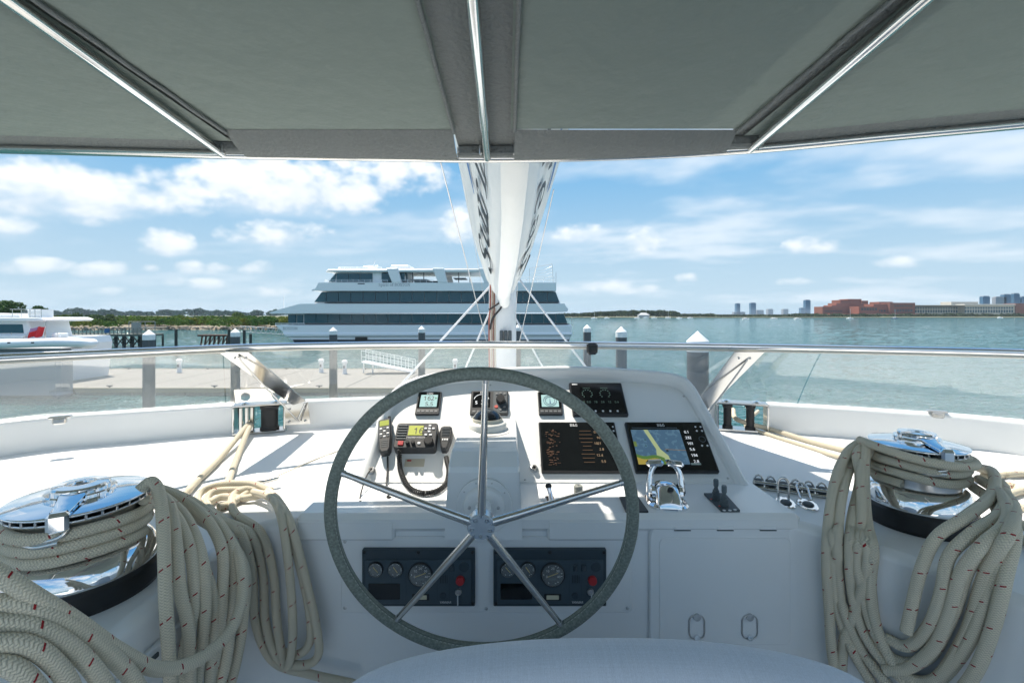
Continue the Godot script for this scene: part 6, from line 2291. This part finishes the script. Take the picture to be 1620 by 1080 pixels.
func tree(u: float, vtop: float, z: float, wpx: float, label: String, col: Color, seed_: int, n := 500) -> void:
	var k := z / F
	var h := EYE.y - (vtop - CY) * k
	var w := wpx * k / 2
	var base := Vector3((u - CX) * k, 0.6, -z)
	var t := thing("shore_tree", label, "tree", base, "trees along the shore")
	var r := RandomNumberGenerator.new()
	r.seed = seed_
	var b := MB.new()
	b.tube(PackedVector3Array([Vector3(0, -0.6, 0), Vector3(0.1, h * 0.3, 0), Vector3(0.0, h * 0.75, 0.1)]), [0.22, 0.16, 0.07], 7)
	for j in 4:
		var a := r.randf() * TAU
		b.bar(Vector3(0.05, h * (0.3 + 0.1 * j), 0), Vector3(cos(a) * w * 0.6, h * (0.5 + 0.1 * j), sin(a) * w * 0.6), 0.06, 5)
	put("trunk", b, M.timber, t)
	var blobs := []
	for j in 7:
		var f := r.randf_range(0.4, 0.92)
		var rr := w * r.randf_range(0.35, 0.55)
		blobs.append([Vector3(r.randf_range(-0.55, 0.55) * w, h * f - rr * 0.4, r.randf_range(-0.5, 0.5) * w), Vector3(rr, rr * 0.8, rr), col])
	blobs.append([Vector3(0, h - 0.6 - w * 0.35, 0), Vector3(w * 0.5, w * 0.4, w * 0.5), col])
	crown(blobs, n, w * 0.13 + 0.1, t, seed_)
func crown(blobs: Array, n: int, size: float, t: Node3D, seed_: int) -> void:
	var r := RandomNumberGenerator.new()
	r.seed = seed_
	var b := MB.new()
	b.tinted = true
	for q in blobs:
		for k in int(n * 5.0 / blobs.size()):
			var d := Vector3(r.randfn(), r.randfn(), r.randfn()).normalized()
			var c: Vector3 = q[0] + d * q[1] * pow(r.randf_range(0.2, 1.1), 0.5)
			var a := Vector3(r.randf_range(-1, 1), r.randf_range(-1, 1), r.randf_range(-1, 1)).normalized() * size * r.randf_range(0.4, 0.9)
			var e := a.cross(Vector3(r.randf_range(-1, 1), r.randf_range(-1, 1), r.randf_range(-1, 1))).normalized() * size * 0.5
			var kk := r.randf_range(0.7, 1.4)
			b.tint = Color(q[2].r * kk, q[2].g * kk, q[2].b * kk)
			b.face([c - a, c + e, c + a * 0.9, c - e])
	var m := StandardMaterial3D.new()
	m.vertex_color_use_as_albedo = true
	m.roughness = 0.8
	m.backlight_enabled = true
	m.backlight = Color(0.2, 0.25, 0.1)
	put("crown", b, m, t)

func build_far_shore() -> void:
	# near shore on the left: bank, stones, scrub
	var b := MB.new()
	var rows := []
	for q in [[-150.0, -0.6], [-154.0, 0.5], [-160.0, 1.0], [-190.0, 1.4], [-420.0, 2.0]]:
		var row := PackedVector3Array()
		for i in 41:
			var x := lerpf(-330, -40, i / 40.0)
			row.append(Vector3(x, q[1] + 0.15 * sin(i * 1.3), q[0] - 18.0 * i / 40.0 + 2.0 * sin(i * 0.9)))
		rows.append(row)
	b.grid(rows)
	structure("shore_bank", b, mat(0.20, 0.17, 0.12, 0.95))
	var r := RandomNumberGenerator.new()
	r.seed = 21
	b = MB.new()
	for k in 900:
		var x := r.randf_range(-160, -55)
		var i := (x + 330) / 290.0 * 40
		var zz := -153.0 - 18.0 * i / 40.0 + 2.0 * sin(i * 0.9) + r.randf_range(-3.0, 2.0)
		var s := r.randf_range(0.25, 0.8)
		b.xf = Transform3D(Basis(Vector3(r.randf(), r.randf(), r.randf()).normalized(), r.randf() * 6.0), Vector3(x, r.randf_range(0.1, 0.9), zz))
		b.box(Vector3.ZERO, Vector3(s, s * 0.7, s * 0.9), s * 0.2)
	b.xf = Transform3D()
	var st := one("shore_stones", b, mat(0.30, 0.27, 0.23, 0.9), "pale riprap stones along the foot of the green shore", "stones")
	st.set_meta("kind", "stuff")
	var blobs := []
	for k in 240:
		var z := r.randf_range(160, 300)
		var x := r.randf_range(-1.16, -0.40) * z
		var h := r.randf_range(1.6, 3.6)
		var f := r.randf()
		var c := Color(0.17, 0.24, 0.035).lerp(Color(0.07, 0.15, 0.03), f)
		if r.randf() < 0.25: c = Color(0.24, 0.24, 0.035)
		blobs.append([Vector3(x, 1.0 + h * 0.4, -z), Vector3(h * 1.5, h * 0.75, h * 1.2), c])
	var sc := foliage("shore_scrub", blobs, 34000, 0.5, null, 5)
	tag(sc, "dense green scrub covering the low shore on the port side", "scrub")
	sc.set_meta("kind", "stuff")
	for q in [[14, 476, 150.0, 34, "leafy green tree rising behind the flybridge of the motor yacht", Color(0.09, 0.15, 0.03)], [60, 484, 152.0, 28, "dark green tree just past the hardtop of the motor yacht", Color(0.07, 0.13, 0.03)], [118, 497, 190.0, 36, "broad dark tree behind the timber pier", Color(0.06, 0.11, 0.03)], [104, 500, 185.0, 24, "small light green tree behind the timber pier, left of the broad dark one", Color(0.10, 0.16, 0.03)], [146, 501, 195.0, 34, "rounded dark tree over the pier's lamp post", Color(0.06, 0.11, 0.03)], [171, 498, 200.0, 16, "slim pale green tree near the pier's end", Color(0.10, 0.15, 0.04)], [375, 495, 300.0, 26, "round green tree standing above the scrub near the cruise boat's bow", Color(0.09, 0.15, 0.03)]]:
		tree(q[0], q[1], q[2], q[3], q[4], q[5], int(q[0]))
	# wooded hills far off on the left, treeline on the right
	blobs = []
	for k in 90:
		var x := lerpf(-1500, -640, k / 89.0) + r.randf_range(-8, 8)
		var h: float = 5.0 + 8.0 * absf(sin(k * 0.37) * sin(k * 0.11 + 1.0)) + r.randf_range(0, 4)
		blobs.append([Vector3(x, h * 0.5, -1300 + r.randf_range(-40, 40)), Vector3(16, h, 12), Color(0.04, 0.10, 0.06)])
	var hw := foliage("far_wood", blobs, 7000, 3.0, null, 8)
	tag(hw, "blue-green wooded ridge far behind the scrub shore", "wood")
	hw.set_meta("kind", "stuff")
	for q in [[268, 506], [258, 504], [352, 505.5], [340, 506]]:
		b = MB.new()
		var c := px(q[0], q[1], 1270.0)
		b.box(Vector3(c.x, c.y - 2, c.z), Vector3(11, 8, 8))
		b.face([Vector3(c.x - 6, c.y + 2, c.z + 4.4), Vector3(c.x + 6, c.y + 2, c.z + 4.4), Vector3(c.x + 6, c.y + 5, c.z), Vector3(c.x - 6, c.y + 5, c.z)])
		b.face([Vector3(c.x - 6, c.y + 2, c.z - 4.4), Vector3(c.x + 6, c.y + 2, c.z - 4.4), Vector3(c.x + 6, c.y + 5, c.z), Vector3(c.x - 6, c.y + 5, c.z)])
		one("far_house", b, mat(0.5, 0.5, 0.48, 0.8), "tiny pale house among the trees of the far ridge", "house", "houses on the far ridge")
	b = MB.new()
	b.box(Vector3(300, 0.3, -860), Vector3(1500, 1.6, 260), 0.4)
	b.box(Vector3(-1000, 0.3, -1300), Vector3(1400, 1.6, 300), 0.4)
	b.box(Vector3(1080, 0.5, -860), Vector3(900, 2.2, 200), 0.5)
	structure("far_shore", b, mat(0.24, 0.23, 0.14, 0.95))
	blobs = []
	for k in 170:
		var u := lerpf(880, 1300, k / 169.0)
		var z := r.randf_range(760, 860)
		var hp := 5.5 if u > 1070 else 11.0 * (0.75 + 0.25 * sin(u * 0.02))
		if u > 1130 and u < 1250: hp = 4.0
		var h: float = hp * z / F * r.randf_range(0.8, 1.05)
		blobs.append([Vector3((u - CX) / F * z, h * 0.45, -z), Vector3(9, h * 0.6, 8), Color(0.03, 0.06, 0.022).lerp(Color(0.06, 0.085, 0.025), r.randf())])
	for k in 110:
		var u := lerpf(1265, 1640, k / 109.0)
		var z := 772.0 + r.randf_range(-6, 6)
		blobs.append([Vector3((u - CX) / F * z, 2.0, -z), Vector3(6, r.randf_range(2.0, 5.5), 5), Color(0.05, 0.075, 0.022)])
	var tl := foliage("treeline", blobs, 14000, 2.0, null, 9)
	tag(tl, "green treeline along the far shore on the starboard side", "trees")
	tl.set_meta("kind", "stuff")
	# moored boats and sails off the far shore
	var spots := [[1008, 503.6, 0], [1022, 503, 1], [1035, 503.5, 0], [1057, 503.2, 1], [1075, 503.6, 0], [1092, 503.4, 0], [940, 504, 1], [960, 503.5, 0], [1180, 505, 0], [1225, 504.5, 0], [1262, 505, 0], [1345, 504.5, 1], [1416, 504, 1], [1583, 503, 0]]
	for k in spots.size():
		var q = spots[k]
		var z: float = F * EYE.y / (q[1] - CY)
		var t := thing("moored_boat", "tiny %s moored off the far shore" % ["white motor boat", "sailing boat with a bare mast"][q[2]], "boat", Vector3((q[0] - CX) / F * z, 0, -z), ["far motor boats", "far sailing boats"][q[2]])
		b = MB.new()
		b.box(Vector3(0, 0.5, 0), Vector3(7.5, 1.1, 2.4), 0.4)
		put("hull", b, M.shipwhite if k != 12 else mat(0.03, 0.06, 0.15, 0.5), t)
		b = MB.new()
		b.box(Vector3(-0.4, 1.35, 0), Vector3(3.0, 0.7, 1.6), 0.2)
		put("cabin", b, M.shipwhite, t)
		if q[2] == 1:
			b = MB.new()
			b.bar(Vector3(0.5, 1.0, 0), Vector3(0.5, 12.0, 0), 0.12, 5)
			put("mast", b, M.whitep, t)
	# marina clubhouse
	b = MB.new()
	var cz := 700.0
	var cx := (1018 - CX) / F * cz
	b.box(Vector3(cx, 2.5, -cz), Vector3(16, 4.0, 8), 0.2)
	b.face([Vector3(cx - 9, 4.4, -cz + 5), Vector3(cx + 9, 4.4, -cz + 5), Vector3(cx + 4, 8.0, -cz), Vector3(cx - 4, 8.0, -cz)])
	b.face([Vector3(cx - 9, 4.4, -cz - 5), Vector3(cx + 9, 4.4, -cz - 5), Vector3(cx + 4, 8.0, -cz), Vector3(cx - 4, 8.0, -cz)])
	one("boathouse", b, mat(0.5, 0.5, 0.5, 0.8), "small pale boathouse before the treeline", "boathouse")
	# brick campus
	var brick := mat(0.24, 0.085, 0.055, 0.85)
	var brick2 := mat(0.20, 0.075, 0.05, 0.85)
	var darkw := mat(0.03, 0.04, 0.05, 0.3)
	var z := 860.0
	var k := z / F
	var ct := thing("brick_campus", "sprawling red brick complex with stepped roofs on the far shore", "building", Vector3(0, 0, -z))
	var blocks := [[1295, 1330, 485, 0.0], [1318, 1345, 482.5, 14.0], [1330, 1372, 479, 22.0], [1341, 1358, 473.8, 30.0], [1356, 1378, 472.2, 34.0], [1376, 1386, 475, 30.0], [1344, 1375, 485, -12.0], [1372, 1396, 481, -4.0], [1393, 1432, 479.2, -10.0], [1392, 1413, 477.2, 12.0], [1300, 1440, 496, -22.0]]
	for q in blocks:
		b = MB.new()
		var x0: float = (q[0] - CX) * k
		var x1: float = (q[1] - CX) * k
		var h: float = EYE.y - (q[2] - CY) * k
		b.box(Vector3((x0 + x1) / 2, h / 2, -q[3]), Vector3(x1 - x0, h, 24), 0.2)
		put("wing", b, brick if int(q[0]) % 2 == 0 else brick2, ct)
	for q in [[1347, 1372, 487, 491, -12.0], [1374, 1391, 490, 493, -4.0], [1399, 1428, 483, 485, -10.0], [1399, 1428, 489, 493, -10.0], [1298, 1326, 491, 493, 0.0], [1333, 1343, 484, 486, 22.0], [1305, 1436, 498.3, 499.2, -22.0]]:
		var n := int((q[1] - q[0]) / 4.0)
		for j in n:
			b = MB.new()
			var x: float = (lerpf(q[0], q[1], (j + 0.5) / n) - CX) * k
			var y0: float = EYE.y - (q[3] - CY) * k
			var y1: float = EYE.y - (q[2] - CY) * k
			b.box(Vector3(x, (y0 + y1) / 2, -q[4] + 12.05), Vector3(3.4, y1 - y0, 0.3))
			put("window", b, darkw, ct)
	# long pale building with a glass front
	var pale := mat(0.45, 0.43, 0.38, 0.8)
	var gt := thing("waterfront_hall", "long pale building with rows of tall windows on the far shore", "building", Vector3(0, 0, -z))
	for q in [[1436, 1525, 485.0, 12.0], [1518, 1600, 481.0, 0.0], [1513, 1556, 477.0, 20.0], [1596, 1612, 480.0, -2.0], [1440, 1520, 482.8, 24.0]]:
		b = MB.new()
		var x0: float = (q[0] - CX) * k
		var x1: float = (q[1] - CX) * k
		var h: float = EYE.y - (q[2] - CY) * k
		b.box(Vector3((x0 + x1) / 2, h / 2, -q[3]), Vector3(x1 - x0, h, 22), 0.2)
		put("wing", b, pale if q[0] != 1596 else brick2, gt)
	b = MB.new()
	b.box(Vector3((1518 - CX) * k, EYE.y - (483 - CY) * k, 0), Vector3(175 * k * 0.98, 1.2, 26), 0.2)
	put("cornice", b, mat(0.55, 0.53, 0.48, 0.8), gt)
	for row in [[485.5, 488.5], [490.0, 494.5]]:
		for j in 38:
			var u := 1442 + 4.05 * j
			b = MB.new()
			var y0: float = EYE.y - (row[1] - CY) * k
			var y1: float = EYE.y - (row[0] - CY) * k
			b.box(Vector3((u - CX) * k, (y0 + y1) / 2, -12.0 + 11.05 if u < 1518 else 11.05), Vector3(3.2, y1 - y0, 0.3))
			put("window", b, mat(0.04, 0.09, 0.12, 0.2) if j == 0 else gt.get_child(gt.get_child_count() - 1).mesh.surface_get_material(0), gt)
	# skyline
	var tw := mat(0.06, 0.15, 0.25, 0.35)
	var tw2 := mat(0.28, 0.30, 0.33, 0.6)
	var sky := [[1164, 1170, 479.5, "slim dark blue tower left in the skyline", 0], [1187, 1195, 478.5, "tall blue glass tower with rounded top in the skyline", 0], [1198, 1207, 490, "low grey block right of the tall glass tower", 1], [1214, 1222, 488.5, "grey mid-height block in the skyline", 1], [1238, 1246, 488.5, "pale block standing alone in the skyline", 1], [1266, 1272, 486.5, "short blue block beside the tallest tower", 0], [1273, 1281, 474, "tallest blue glass tower in the skyline", 0], [1160, 1178, 493, "wide low grey block under the slim tower", 1], [1553, 1564, 468, "dark blue tower above the pale waterfront hall, left of its group", 0], [1573, 1590, 469, "broad pale grey tower above the waterfront hall", 1], [1586, 1597, 465, "blue tower above the waterfront hall, behind the broad pale one", 0], [1602, 1611, 463.5, "tall blue tower with narrow crown above the waterfront hall", 0], [1614, 1630, 468.5, "blue tower at the end of the skyline", 0]]
	for q in sky:
		var zz := 3600.0
		var kk := zz / F
		var x0: float = (q[0] - CX) * kk
		var x1: float = (q[1] - CX) * kk
		var h: float = EYE.y - (q[2] - CY) * kk
		var t := thing("skyline_tower", q[3], "tower", Vector3((x0 + x1) / 2, 0, -zz), "far city towers")
		b = MB.new()
		b.box(Vector3(0, h * 0.48, 0), Vector3(x1 - x0, h * 0.96, 30), 1.0)
		put("shaft", b, tw if q[4] == 0 else tw2, t)
		b = MB.new()
		b.box(Vector3(0, h * 0.97, 0), Vector3((x1 - x0) * 0.8, h * 0.06, 24), 0.5)
		put("crown", b, tw2, t)
	b = MB.new()
	b.box(Vector3(2500, 1.0, -3700), Vector3(6000, 8.0, 300), 1)
	structure("city_ground", b, mat(0.08, 0.09, 0.07, 0.95))
